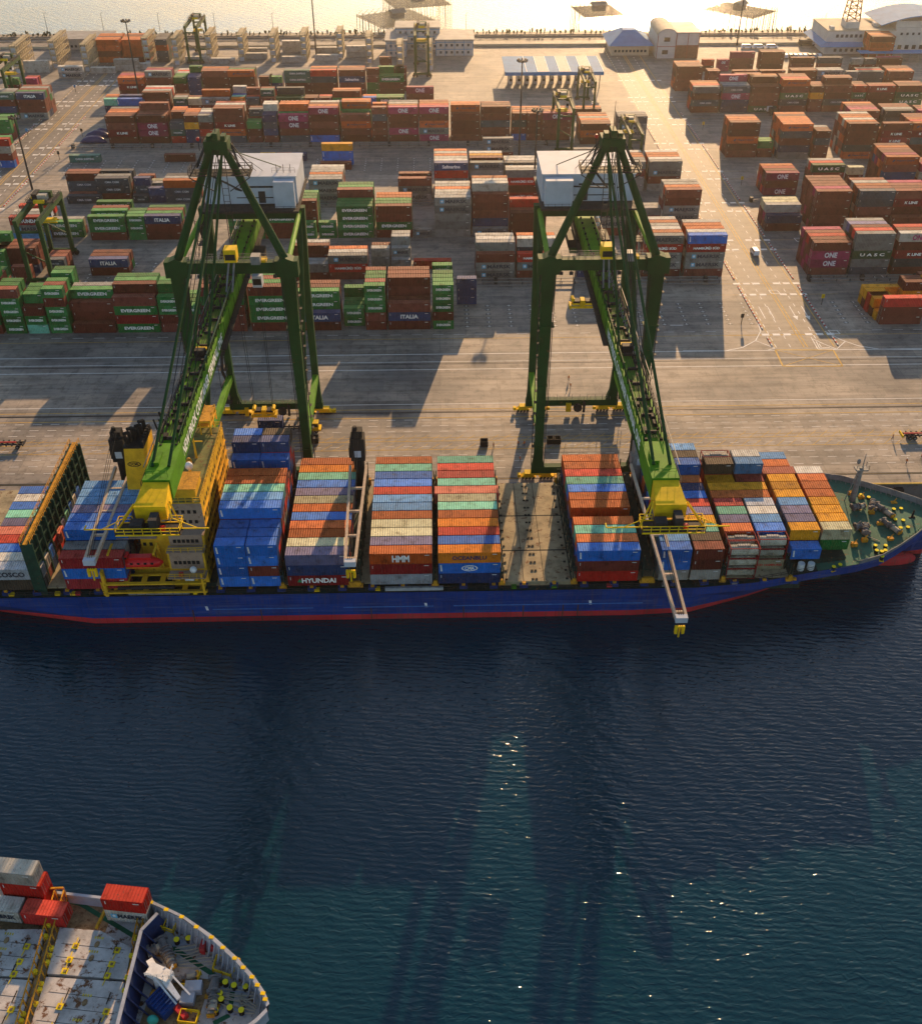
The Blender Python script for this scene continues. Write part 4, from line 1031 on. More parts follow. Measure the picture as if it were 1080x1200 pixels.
ST_ = [(-150, 15, 2.7, 3), (-110, 18, 2.7, 9), (-88, 18, 2.7, 14.5), (-70, 18, 2.7, 18), (0, 18, 2.7, 18), (38, 18, 2.7, 18), (50, 18, 2.7, 17.3), (62, 17.3, 3.2, 13.2), (75, 15.6, 4.5, 7.8), (83, 15.0, 5.6, 4.2), (88, 13.4, 5.8, 2.2), (92.5, 10.6, 6.0, .9), (97, 7.4, 6.3, .4), (101, 4.0, 6.6, .2), (104, .8, 6.9, .1)]
def ring(X, hb, dz, wl):
    m1 = wl+(hb-wl)*((-3.05-WZ)/(dz-WZ)); return [(X, s*a, z) for s, lst in ((-1, ((hb, dz), (hb*.995, dz-2.), (m1, -3.05), (wl, WZ), (wl*.9, -7))), (1, ((wl*.9, -7), (wl, WZ), (m1, -3.05), (hb*.995, dz-2.), (hb, dz)))) for a, z in lst]
rs = [ring(*s) for s in ST_]
h = MB(); h.mat(BLU); n = 8
for a, b2 in zip(rs, rs[1:]):
    for i in range(9):
        h.mat(BLU if i in (0, 1, 7, 8) else RED); h.add([a[i], a[i+1], b2[i+1], b2[i]], [(0, 1, 2, 3)])
h.mat(BLU); h.add(rs[-1], [tuple(range(10))])
h.mat(RED); h.ell((95.5, -2.0, -4.0), (6.5, 2.0, 2.0), 16, 9); h.loft([[(86, -1-q*.5, z) for q, z in ((1, -5), (-1, -5), (-1, -3), (1, -3))], [(93, -2-q*1.6, z) for q, z in ((1, -5), (-1, -5), (-1, -2.4), (1, -2.4))]])
h.mat(paint('hull_line_blue', (.05, .16, .40), .5)); h.box(-20, -2, -18.06, -18.0, -1.2, -.95); h.box(2, 40, -18.06, -18.0, -1.2, -.95); h.box(-46, -26, -18.06, -18.0, -1.2, -.95)
h.mat(W_M := paint('marks_white', (.7, .7, .66), .5))
for x in (-47, -3.4, 29.5): h.add([(x-.25, -18.04, -1.3), (x+.25, -18.04, -1.3), (x+.05, -18.04, -.2), (x-.45, -18.04, -.2)], [(0, 1, 2, 3)])
h.mat(paint('rust_brown', (.10, .05, .03), .8))
for x in (-50, -36.5, -14.5, 4, 16, 24, 27): h.box(x-.12, x+.12, -18.05, -18., -4.3, -1.2)
h.build('hull', ship)
d = MB()
for (a, b2) in zip(ST_, ST_[1:]):
    d.mat(DKG if a[0] >= 75 else DKD); q = .12
    if a[0] >= 83 or a[0] < 75: d.add([(a[0], -a[1]+q, a[2]), (b2[0], -b2[1]+q, b2[2]), (b2[0], b2[1]-q, b2[2]), (a[0], a[1]-q, a[2])], [(0, 1, 2, 3)])
    else: d.add([(a[0], -a[1]+q, a[2]), (b2[0], -b2[1]+q, b2[2]), (b2[0], b2[1]-q, b2[2]), (a[0], a[1]-q, a[2])], [(0, 1, 2, 3)])
d.build('deck', ship)
# coaming with blue pillars and railing along the side
c = MB(); c.mat(DKD); c.box(-108, -66, -15.5, 15.5, .0, 3.7); c.box(-47, 72, -15.5, 15.5, .0, 3.7); c.box(72, 81, -13.2, 13.2, .2, 6.0)
c.mat(BLU)
for i in range(-104, 72, 6):
    if not -66 < i < -48:
        for s in (-1, 1): c.box(i-.8, i+.8, *sorted((s*15.5, s*17.3)), 2.72, 3.5)
c.mat(ORY)
rr = random.Random(3)
for i in range(-104, 72, 6):
    if not -66 < i < -48: c.box(i-.35, i+.35, -17.2, -16.6, 3.5, 3.95)
c.split('hatch_coaming', ship)
r = MB(); r.mat(DS); r.rail([(-140, -17.7, 2.75), (48, -17.7, 2.75)], 1.1, .07, 1.8); r.rail([(50, -17.6, 2.75), (62, -17.0, 3.25), (74.5, -15.4, 4.5)], 1.1, .07, 1.8); r.split('railing', ship)
# deck clutter beside the coaming
c = MB()
for x, col in ((-25, YL_), (-13, YL_), (-7, ST), (14, GL), (22, GL), (33, RED), (58, ST), (-90, YL_), (-85, YL_), (-76, YL_), (-73, YL_), (-72, RED), (44, ST)):
    c.mat(col); c.box(x-.5, x+.5, -17.5, -16.8, 2.75, 3.3)
c.mat(paint('gangway_grey', (.38, .38, .36), .5, dirt=.3)); c.box(-11.5, 0, -17.8, -17.2, 2.9, 3.6)
c.split('gangway', ship)
# hatch covers
X0 = uy(589.5, 681, SY0)[0]; X1 = uy(669, 681, SY0)[0]
hc = MB(); hc.mat(HAT); hc.box(X0, X1, -16.6, 16.6, 2.75, 3.9)
hc.mat(paint('seam_dark', (.03, .027, .022), .8))
for y in (-7, 4.6): hc.box(X0, X1, y-.18, y+.18, 3.9, 3.91)
for x in (X0+4.1, X0+8.2): hc.box(x-.06, x+.06, -17, 16.6, 3.9, 3.91)
for i in range(13):
    for x in (X0+.7, X0+6., X0+6.7, X1-.7): hc.box(x-.25, x+.25, -16+i*2.6-.2, -16+i*2.6+.2, 3.9, 4.05)
hc.build('hatch_cover', ship)
hc = MB(); hc.mat(HAT); hc.box(-44.8, X0-.3, -16.4, 16.4, 3.72, 3.9); hc.box(X1+.3, 70, -16.4, 16.4, 3.72, 3.9); hc.box(-107, -67, -16.4, 16.4, 3.72, 3.9); hc.build('hatch_cover', ship)
# lashing bridges in the gaps
for px, py in ((331, 681), (416, 681), (510, 681), (588, 681), (672.5, 681), (758, 681), (846, 678), (924, 672)):
    x = uy(px, 681, SY0)[0]; w = 1.2 if px in (416, 758) else .35
    b = MB(); b.mat(DKD)
    for y in range(-17, 18, 3): b.box(x-w, x-w+.2, y-.15, y+.15, 3.9, 10.5 if w > 1 else 8); b.box(x+w-.2, x+w, y-.15, y+.15, 3.9, 10.5 if w > 1 else 8)
    b.box(x-w, x+w, -16.6, 16.6, 6.4, 6.55)
    b.mat(ORY); b.box(x-w-.3, x+w+.3, -17.3, -16.6, 3.4, 4.1)
    for s in (-1, 1): b.box(x-w, x+w, s*17.2-.3, s*17.2+.3, 3.9, 5.0)
    b.box(x-w-.4, x+w+.4, 16.7, 17.6, 3.4, 5.2); b.build('lashing_bridge', ship)
# green lashing frame aft
b = MB(); b.mat(paint('frame_green', (.012, .05, .032), .6, dirt=.4, rust=.06)); xg = -79.3
b.box(xg-.8, xg-.5, -17, 17, 1, 15.6); b.box(xg+.5, xg+.8, -17, 17, 1, 15.6)
for i in range(13): y = -17+i*2.83; b.box(xg-1.0, xg+1.4, y-.2, y+.2, .1, 15.6)
for z in (4, 7, 10, 13): b.box(xg-1.1, xg+1.3, -17, 17, z, z+.2)
fr_ = b.build('lashing_frame', ship)
b = MB(); b.mat(ORY); b.box(xg-.3, xg+.5, -17.4, 17.4, 15.65, 15.8); b.rail([(xg-.8, -17.4, 15.6), (xg-.8, 17.4, 15.6)], 1.1, .09, 1.4); b.rail([(xg+1.2, -17.4, 15.8), (xg+1.2, 17.4, 15.8)], 1.1, .09, 1.4); b.build('catwalk', fr_)
# superstructure
xs0, xs1 = -65.6, -46.4
b = MB(); b.mat(OCH)
b.box(-56, xs1, -11.2, 15.5, 0, 20.4)          # tall accommodation block
b.box(-53.6, xs1, -15.2, -13.2, 0, 11.5); b.box(-53.3, xs1, -13.2, -11.2, 0, 14.2); b.box(xs0+6, -56, -11, 15, 0, 12)
b.box(xs0, xs1, -12.0, 16, .02, 5)
acc = b.build('accommodation', ship)
b = MB(); b.mat(BK)
for z in (2.2, 4.9, 7.6, 10.3, 13, 15.6, 18.2):
    for i in range(17):
        y = -10.3+i*1.55
        if (i*7+int(z)) % 5 != 3: b.box(xs1+.01, xs1+.05, y-.3, y+.3, z, z+.85)
    if z < 11:
        for y in (-14, -12.6): b.box(xs1+.01, xs1+.05, y-.22, y+.22, z, z+.7)
b.split('window', acc)
b = MB(); b.mat(BK)
for z, y, x0, x1 in ((15.6, -11.36, -54, -47.2), (18.0, -11.36, -54, -47.2), (12.4, -13.38, -52.6, -47.4), (8.6, -15.36, -52.6, -47.4), (9.9, -11.06, -64.6, -57)):
    for i in range(6): x = x0+(x1-x0)*(i+.5)/6; b.box(x-.3, x+.3, y-.04, y, z, z+.8)
b.split('window', acc)
b = MB(); b.mat(OCH)
for z in (3.9, 6.6, 9.3, 12, 14.6, 17.2): b.box(xs1, xs1+.25, -11.2, 15.5, z, z+.12)
b.split('ledge', acc)
b = MB(); b.mat(paint('roof_green_dirty', (.16, .17, .05), .7, dirt=.5, scale=.5, rust=.12)); b.box(-55.8, xs1-.2, -11, 15.3, 20.42, 20.5); b.build('roof', acc)
b = MB(); b.mat(TAN); b.box(-53.6, xs1+.1, -15.6, -13.3, 11.52, 11.7); b.box(-53.4, xs1+.1, -13.5, -11.25, 14.22, 14.4); b.box(-54.5, xs1+.1, -11.21, -11.3, 14.5, 20.3); b.box(-53.2, xs1-.4, -13.23, -13.32, 11.8, 14.1); b.box(-53.2, xs1-.4, -15.23, -15.3, 7.4, 11.4); b.box(-53.5, xs1+.2, -18, -15.6, 7.0, 7.2); b.box(-64, -56.2, -11.6, -8.6, 12.03, 12.2); b.build('roof', acc)
b = MB(); b.mat(OCH); b.rail([(-56, -11.2, 20.5), (xs1, -11.2, 20.5), (xs1, 15.5, 20.5), (-56, 15.5, 20.5)], 1.2, .1, 1.3); b.rail([(-53.6, -15.5, 11.7), (xs1, -15.5, 11.7), (xs1, -11.4, 11.7)], 1.1, .09, 1.3); b.rail([(-53.5, -18, 7.2), (xs1, -18, 7.2), (xs1, -15.6, 7.2)], 1.1, .09, 1.3)
for z in (22.2, 23.4): b.box(-52.6, -48, 12.5, 19, z, z+.25)
for x in (-52.5, -50.3, -48.2):
    for y in (12.6, 15.8, 18.9): b.box(x-.12, x+.12, y-.12, y+.12, 20.4, 24)
b.box(-51.5, -47.5, -9.5, -4, 20.5, 22.4); b.mat(ORY); b.box(-51.7, -47.3, -9.7, -3.8, 22.41, 22.6); b.box(-52.5, -48, 12.6, 18.9, 23.66, 23.8)
b.split('bridge_wing', acc)
b = MB(); b.mat(W_M); b.ell((-50.2, -1, 22), (.8, .8, .9)); b.mat(OCH); b.tube((-50.2, -1, 20.5), (-50.2, -1, 21.4), .3); b.tube((-49.8, 4, 20.5), (-49.8, 4, 27), .25, .15); b.bar((-51.5, 4, 24.5), (-48, 4, 24.5), .2); b.mat(ORY); b.ell((-50.8, 1.5, 21.3), (.7, .7, .9)); b.build('radar_mast', ship)
# blue-black gear behind the funnel
b = MB(); b.mat(BK); b.box(-60, -55.6, 14, 18, 12, 20); b.tube((-58.5, 16, 20), (-59.3, 16, 24), .25); b.tube((-57.2, 15, 20), (-57.2, 15, 23), .3)
for i in range(4): b.bar((-60+i*1.2, 15+i*.6, 20), (-60.6+i*1.1, 15.4, 22.6), .25)
b.mat(paint('tank_blue', (.06, .2, .45), .5)); b.box(-59.4, -57, 13.4, 14, 14, 18.4); b.bar((-56.8, 15, 21), (-55.2, 14, 19.5), .5); b.build('mast_house', ship)
# promenade decks facing the water
b = MB(); b.mat(OCH)
for z in (3.4, 5.6):
    b.box(-66.2, xs1, -18.0, -17.3, z, z+.3); b.box(-66.2, xs1, -15.3, -14.9, z, z+.3)
    for x in (-62, -58.6, -55, -51, -47.5): b.box(x-.5, x+.5, -17.4, -15.2, z, z+.28)
for x in (-66.0, -47): b.box(x-.2, x+.2, -17.9, -17.5, 2.7, 8)
b.bar((-66.4, -17.5, 2.8), (-68.4, -14.5, 11), .8); b.box(-66.4, -65.9, -18, -14, 2.7, 9)
for i in range(6): b.tube((-65.2, -15.5+.0*i, 3+i*1.6), (-64.2, -15.5, 3+i*1.6), .8, .3, 8)
b.split('promenade_deck', acc)
b = MB(); b.mat(DS); b.box(-64, -53, -17.2, -15.4, 3.8, 4.4)
for i in range(20): b.box(-63.8+i*.5, -63.6+i*.5, -17.2, -15.4, 4.4, 4.6)
b.mat(ST); b.box(-62, -50, -17.7, -17.2, 2.75, 3.2); b.mat(W_M); b.tube((-50.5, -16.6, 5.9), (-48.8, -16.6, 5.9), .55); b.tube((-50.5, -15.3, 5.9), (-48.8, -15.3, 5.9), .55); b.ell((-48.6, -16.8, 8.4), (.7, .7, .7))
b.mat(RED); b.box(-51.4, -50.6, -17.6, -16.9, 7.3, 8.0); b.mat(YL_); b.box(-49.3, -48.5, -17.8, -17.3, 2.75, 3.4)
b.split('deck_gear', ship)
for x in (-64.6, -55.8):
    b = MB(); b.mat(OCH); b.bar((x, -12, 5), (x, -13, 12), .4); b.bar((x, -13, 12), (x, -16.4, 12), .35); b.split('davit', ship)
# funnel
b = MB(); b.mat(OCH); b.loft([[(-64.6, 1.6, 12), (-60, 1.6, 12), (-60, 9.5, 12), (-64.6, 9.5, 12)], [(-63.2, 1.6, 24.6), (-59.3, 1.6, 24.6), (-59.3, 9.0, 24.6), (-63.2, 9.0, 24.6)]]); fu = b.build('funnel', ship)
b = MB(); b.mat(BK)
for i in range(6): b.tube((-62.6+.5*i, 3+i*.9, 24.2), (-62.8+.55*i, 2.6+i*.9, 26.6+(i % 3)*.5), .42, .42, 8); b.tube((-62.8+.55*i, 2.6+i*.9, 26.6+(i % 3)*.5), (-63.4+.55*i, 1.6+i*.9, 27+(i % 3)*.5), .42, .36, 8)
b.box(-63.3, -59.2, 1.5, 9.1, 24.6, 24.9)
for i in range(7): b.box(-59.8, -59.2, 1.8+i, 2.4+i, 24.9, 26)
b.build('exhaust_pipe', fu)
b = MB(); b.mat(BK); n = 20
for i in range(n):
    a0, a1 = 2*pi*i/n, 2*pi*(i+1)/n; b.add([(1.35*cos(a0), 0, .65*sin(a0)), (1.35*cos(a1), 0, .65*sin(a1)), (1.15*cos(a1), 0, .5*sin(a1)), (1.15*cos(a0), 0, .5*sin(a0))], [(0, 1, 2, 3)])
b.addm(textmb('OCML', (.05, .03, .02), .7, 1.9), Matrix.Identity(4)); o = b.build('emblem', fu); o.location = (-61.8, 1.55, 20.8)
# ship's own cranes
def deck_crane(x, y, zt, jib, label_mat=None):
    b = MB(); b.mat(BK if x < 0 else ST); b.tube((x, y, 0), (x, y, zt-7), 1.25, 1.15, 14); b.box(x-1.5, x+1.5, y-1.5, y+1.5, zt-7, zt-1.5); b.box(x-1.1, x+1.1, y-.8, y+1.2, zt-1.5, zt); b.box(x-1.9, x-1.5, y-1, y+1, zt-6.5, zt-4); b.tube((x-.4, y, zt), (x-.4, y, zt+.8), .5, .4, 8)
    b.mat(GY); b.box(x-.7, x+.7, y-1.56, y-1.5, zt-6, zt-4.4)
    dc = b.build('deck_crane', ship)
    (ax, ay, az), (bx, by, bz) = jib; d_ = Vector((bx-ax, by-ay, 0)).normalized(); nn = Vector((d_.y, -d_.x, 0)); j = MB(); j.mat(paint('jib_cream', (.50, .38, .27), .5, dirt=.25, rust=.04))
    for s in (-1, 1): j.bar(Vector((ax, ay, az))+nn*s*1.7, Vector((bx, by, bz))+nn*s*.95, .5, .75)
    L = Vector((bx-ax, by-ay, bz-az))
    for t in (.25, .5, .75, .97):
        q = Vector((ax, ay, az))+L*t; w = 1.7-.75*t; j.bar(q+nn*w, q-nn*w, .45)
    j.mat(GY); j.box(bx-1.1, bx+1.1, by-.9, by+.2, bz-.6, bz+.6)
    jo = j.build('jib', dc)
    k = MB(); k.mat(BK)
    for s in (-.4, 0, .4): k.tube((x+s, y-.5, zt+.2), (bx+s, by, bz+.6), .05, .05, 5); k.tube((bx+s, by-.4, bz), (bx+s, by-.4, bz-2.2), .05, .05, 5)
    k.mat(YL_); k.box(bx-.9, bx-.4, by-.7, by-.1, bz-3.6, bz-2.0); k.box(bx+.4, bx+.9, by-.7, by-.1, bz-3.6, bz-2.0); k.box(bx-.9, bx+.9, by-.6, by-.2, bz-2.2, bz-1.8); k.tube((bx, by-.4, bz-4.6), (bx, by-.4, bz-2.2), .18, .18, 6); k.build('hook_block', dc)
deck_crane(-17.7, 12.2, 21.5, ((-17.7, 10.2, 13.5), (-17.6, -20.5, 13.0)))
deck_crane(-67.6, 11.5, 22.5, ((-67.0, 9.5, 14.5), (-66.5, -20.2, 14.0)))
deck_crane(42.4, 11.5, 19.0, ((42.0, 9.5, 13.5), (43.2, -34.0, 10.0)))
# forecastle gear
fx = lambda px, py, z=5.6: (un(px, py, z)[0], un(px, py, z)[1]-SC_)
b = MB(); b.mat(ST); x, y = 88.5, 6; b.tube((x, y, 5), (x, y, 14.5), .7, .45, 10); b.box(x-1.3, x+1.3, y-.8, y+.8, 14.0, 14.3); b.rail([(x-1.3, y-.8, 14.3), (x+1.3, y-.8, 14.3), (x+1.3, y+.8, 14.3)], 1.1, .08, 1); b.tube((x+.2, y, 14.5), (x+.2, y, 18), .12, .06); b.ell((x-.9, y, 16), (.4, .4, .7)); b.bar((x-1.8, y, 5), (x-.5, y, 13.5), .15); b.build('foremast', ship)
WN = paint('winch_grey', (.16, .15, .14), .5, dirt=.4, rust=.1); ROP = paint('rope_cream', (.42, .36, .26), .9, dirt=.2)
def winch(parent, x, y, z, rz, L=4., r=.75):
    b = MB(); b.mat(WN); d_ = Vector((cos(rz), sin(rz), 0)); p = Vector((x, y, z+r+.3))
    b.tube(p-d_*L/2, p+d_*L/2, r*.45, r*.45, 8)
    for t, q in ((-.5, .9), (-.1, 1.), (.1, 1.), (.5, .9)): b.tube(p+d_*(L*t-.12), p+d_*(L*t+.12), r*q, r*q, 12)
    b.mat(ROP); b.tube(p+d_*L*.12, p+d_*L*.48, r*.72, r*.72, 12); b.mat(WN); b.tube(p-d_*L*.45, p-d_*L*.12, r*.75, r*.75, 12); n_ = Vector((-d_.y, d_.x, 0)); b.bar(p-d_*L/2-n_*.9, p-d_*L/2+n_*.9, .5, .8); b.mat(ORY); b.bar(p+d_*L*.55-n_*.5, p+d_*L*.55+n_*.5, .4, .7)
    b.box(x-L*.3, x+L*.3, y-.3, y+.3, z+.05, z+.3)
    return b.build('winch', parent)
for px, py, a in ((1034, 602, -1.1), (1042, 621, -1.1), (1008, 621, 0.1), (1004, 598, .2), (1012, 624, 1.4), (1021, 596, 1.2)): x, y = fx(px, py); winch(ship, x, y, 5.6, a, 4.5 if px > 1030 else 2.6)
def bollard(parent, x, y, z, rz):
    b = MB(); c_, s_ = cos(rz), sin(rz)
    b.mat(YL_ if parent is ship else FG); b.box(x-1.4, x+1.4, y-.45, y+.45, z+.02, z+.12, rz)
    for q in (-.8, .8): b.mat(BK); b.tube((x+q*c_, y+q*s_, z+.1), (x+q*c_, y+q*s_, z+1.0), .38, .38, 10); b.mat(paint('bollard_yellow', (.85, .68, .02), .5, dirt=.1)); b.tube((x+q*c_, y+q*s_, z+1.0), (x+q*c_, y+q*s_, z+1.12), .40, .40, 10)
    return b.build('bollard', parent)
for px, py, a in ((1050, 600, .1), (1052, 613, -.2), (1058, 622, .1), (1036, 646, 1.2), (1025, 646, 1.4), (981, 661, .4), (1012, 585, -.6), (1032, 653, 1.3)): x, y = fx(px, py); bollard(ship, x, y, 5.5 if px > 990 else 4.2, a)
# bow bulwark with stays
b = MB(); b.mat(ST)
bow = [s for s in ST_ if s[0] >= 83]
for s in (-1, 1):
    for a, c2 in zip(bow, bow[1:]):
        A = Vector((a[0], s*a[1], a[2])); B_ = Vector((c2[0], s*c2[1], c2[2])); up_ = Vector((.15, s*.25, 1.25)); inn = Vector((0, -s*.12, 0))
        b.add([A, B_, B_+up_, A+up_, A+inn, B_+inn, B_+up_+inn, A+up_+inn], [(0, 1, 2, 3), (7, 6, 5, 4), (3, 2, 6, 7)])
        n_ = max(2, int((B_-A).length/1.0))
        for i in range(n_): q = A.lerp(B_, i/n_); b.bar(q+Vector((0, -s*1.1, .05)), q+up_*.95, .1)
b.split('bulwark', ship)
b = MB(); b.mat(ROP)
for (x0, y0), (x1, y1) in ((fx(1010, 628), fx(1030, 636)), (fx(1034, 582), fx(1046, 600)), (fx(1008, 612), fx(1000, 618))): b.tube((x0, y0, 6), (x1, y1, 6), .09, .09, 5)
b.split('mooring_rope', ship)
b = MB(); b.mat(ORY)
for px, py in ((1008, 585), (1020, 603), (1030, 616), (1012, 635), (1046, 592), (996, 580), (1042, 634), (1000, 640)): x, y = fx(px, py); b.box(x-.6, x+.6, y-.4, y+.4, 5.6, 6.5); b.bar((x-.6, y-.4, 6.5), (x+.6, y+.4, 7.1), .15)
b.mat(BK); x, y = fx(1067, 610); b.tube((x, y, 6), (x, y, 8.4), .3, .15); b.tube((x-.6, y, 6), (x+.6, y, 6.2), .5); b.mat(W_M); x, y = fx(937, 668, 4); b.tube((x, y, 4), (x, y, 5.8), .7); b.tube((x+2, y, 4), (x+2, y, 5.8), .7); b.split('deck_fitting', ship)
ship.location = (0, SC_, 0)
# lifeboat hanging in its davits
lb = empty('lifeboat', (-59.4, SC_-15.0, 7.6), 'bright red enclosed lifeboat hanging beside the yellow superstructure', 'lifeboat')
lb.scale = (1.2, 1.1, 1.2); RDB = paint('lifeboat_red', (.62, .012, .012), .35, dirt=.15)
b = MB(); b.mat(RDB); R_ = []
for x, w, z0, z1 in ((-3.9, .15, .9, 1.5), (-3.2, .8, .3, 1.9), (-1.8, 1.25, .05, 2.2), (0, 1.35, 0, 2.3), (1.9, 1.2, .05, 2.2), (3.2, .75, .3, 1.8), (3.9, .15, .9, 1.4)):
    R_.append([(x, w*cos(2*pi*i/12), (z0+z1)/2+(z1-z0)/2*sin(2*pi*i/12)) for i in range(12)])
b.loft(R_); b.build('hull', lb, True)
b = MB(); b.mat(RDB); b.box(-3.0, -1.5, -.7, .7, 1.9, 2.9); b.box(-1.4, 2.2, -.6, .6, 2.1, 2.5); b.build('canopy', lb)
b = MB(); b.mat(BK)
for x in (-.9, .2, 1.3, 2.4): b.box(x-.22, x+.22, -1.22, -1.05, 1.5, 1.8)
b.box(-2.9, -1.6, -.73, -.7, 2.3, 2.7); b.split('window', lb)
b = MB(); b.mat(BK)
for x in (-3, 3): b.tube((x, 0, 2), (x, 0, 3.6), .06, .06, 5)
b.mat(ORY); b.box(-3.8, 3.8, -1.42, -1.3, .9, 1.05); b.build('fender', lb)
# ------------------------------------------------------------------ the grey ship in the foreground
fs = empty('cargo_ship', (FO[0], FO[1], 0), 'empty grey cargo ship in the foreground with rusty yellow fittings', 'ship'); fs.rotation_euler.z = FA
FD = 5.0; FG = paint('ship_grey', (.36, .38, .42), .6, dirt=.3, scale=.4, rust=.05); FGD = paint('deck_grey', (.52, .48, .43), .7, dirt=.45, scale=.3, rust=.12); RST = paint('rusty_deck', (.30, .20, .10), .8, dirt=.6, scale=.8, rust=.12); FBL = paint('breakwater_blue', (.02, .035, .10), .6, dirt=.4, rust=.04)
FB = [(-90, 14.2), (-40, 14.2), (-26, 14.0), (-20, 13.1), (-15, 11.4), (-10, 8.9), (-6, 6.3), (-3, 4.0), (-1, 2.0), (0, .5)]
b = MB(); b.mat(FG)
for s in (-1, 1):
    for (a, ya), (c2, yc) in zip(FB, FB[1:]):
        zt_a, zt_c = (8.3 if a > -24 else 6.6), (8.3 if c2 > -24 else 6.6); zt_c = zt_a if a < -24 <= c2 else zt_c
        b.add([(a, s*ya, zt_a), (c2, s*yc, zt_a), (c2*1.0-(2.5 if c2 > -12 else 0), s*yc*.6, WZ-1), (a-(2.5 if a > -12 else 0), s*ya*.6 if a > -30 else s*ya, WZ-1)], [(0, 1, 2, 3)])
        b.add([(a, s*(ya-.0), zt_a), (c2, s*yc, zt_a), (c2-.3*(c2 > -12), s*max(0, yc-.42), zt_a), (a-.3*(a > -12), s*max(0, ya-.42), zt_a)], [(0, 1, 2, 3)])
        b.add([(c2-.3, s*max(0, yc-.42), zt_a), (a-.3, s*max(0, ya-.42), zt_a), (a-.3, s*max(0, ya-.42), FD), (c2-.3, s*max(0, yc-.42), FD)], [(0, 1, 2, 3)])
b.build('hull', fs)
b = MB(); inn = [(x-.3, max(.05, y-.4)) for x, y in FB]
b.mat(RST); up_ = [p for p in inn if p[0] <= -26]
b.add([(x, y, FD) for x, y in up_]+[(x, -y, FD) for x, y in reversed(up_)], [tuple(range(2*len(up_)))])
b.mat(FGD); fo = [p for p in inn if p[0] >= -27]; b.add([(x, y, FD+.02) for x, y in fo]+[(x, -y, FD+.02) for x, y in reversed(fo)], [tuple(range(2*len(fo)))])
b.mat(RST); b.box(-17, -9.5, -6, 4.5, FD+.021, FD+.03)
b.mat(paint('walkway_green', (.02, .12, .06), .7))
def fpath(pts, w=.65):
    for p, q in zip(pts, pts[1:]):
        a = Vector((*p, FD+.04)); c2 = Vector((*q, FD+.04)); n_ = (c2-a).normalized().cross(Vector((0, 0, 1)))*w/2; b.add([a-n_, c2-n_, c2+n_, a+n_], [(0, 1, 2, 3)])
def fi(px, py, z=5.): x, y = un(px, py, z); dx, dy = x-FO[0], y-FO[1]; return (dx*cos(-FA)-dy*sin(-FA), dx*sin(-FA)+dy*cos(-FA))
fpath([fi(172, 1109), fi(201, 1110), fi(273, 1158), fi(269, 1190), fi(250, 1200)]); fpath([fi(75, 1055), fi(95, 1060), fi(158, 1098)])
b.build('deck', fs)
b = MB(); b.mat(FG)   # bulwark stays
for (a, ya), (c2, yc) in zip(FB[2:], FB[3:]):
    n_ = max(1, int(sqrt((c2-a)**2+(yc-ya)**2)/.95))
    for i in range(n_):
        t = i/n_; x, y = a+(c2-a)*t-.3, ya+(yc-ya)*t-.45
        for s in (-1, 1): b.bar((x-.5, s*max(.1, y-.9), FD), (x, s*y, 8.1), .12, .3)
b.mat(YL_)
for i in range(16): t = i/16*8; k = int(t); f = t-k; x = FB[k+1][0]*(1-f)+FB[k+2][0]*f if k < 8 else 0; y = FB[k+1][1]*(1-f)+FB[k+2][1]*f; b.box(x-.5, x+.1, y-.5, y-.05, 8.31, 8.45) if x > -22 else None
b.split('bulwark', fs)
# breakwater across the foredeck
b = MB(); b.mat(FBL)
bw = [fi(185, 1072, 8), fi(166, 1092, 8), fi(130, 1235, 8)]
for p, q in zip(bw, bw[1:]):
    b.add([(p[0]+.0, p[1], 8.3), (q[0], q[1], 8.3), (q[0]+1.2, q[1], FD), (p[0]+1.2, p[1], FD)], [(0, 1, 2, 3)])
p, q = bw[1], bw[2]
for i in range(9): t = i/9; x, y = p[0]+(q[0]-p[0])*t, p[1]+(q[1]-p[1])*t; b.add([(x, y, 8.2), (x+1.2, y, FD), (x+3.0, y-.8, FD)], [(0, 1, 2)]); b.bar((x, y, 8.2), (x+3.0, y-.8, FD), .18)
b.mat(FG)
for p, q in zip(bw, bw[1:]): b.bar((p[0], p[1], 8.35), (q[0], q[1], 8.35), .45, .15)
b.build('breakwater', fs)
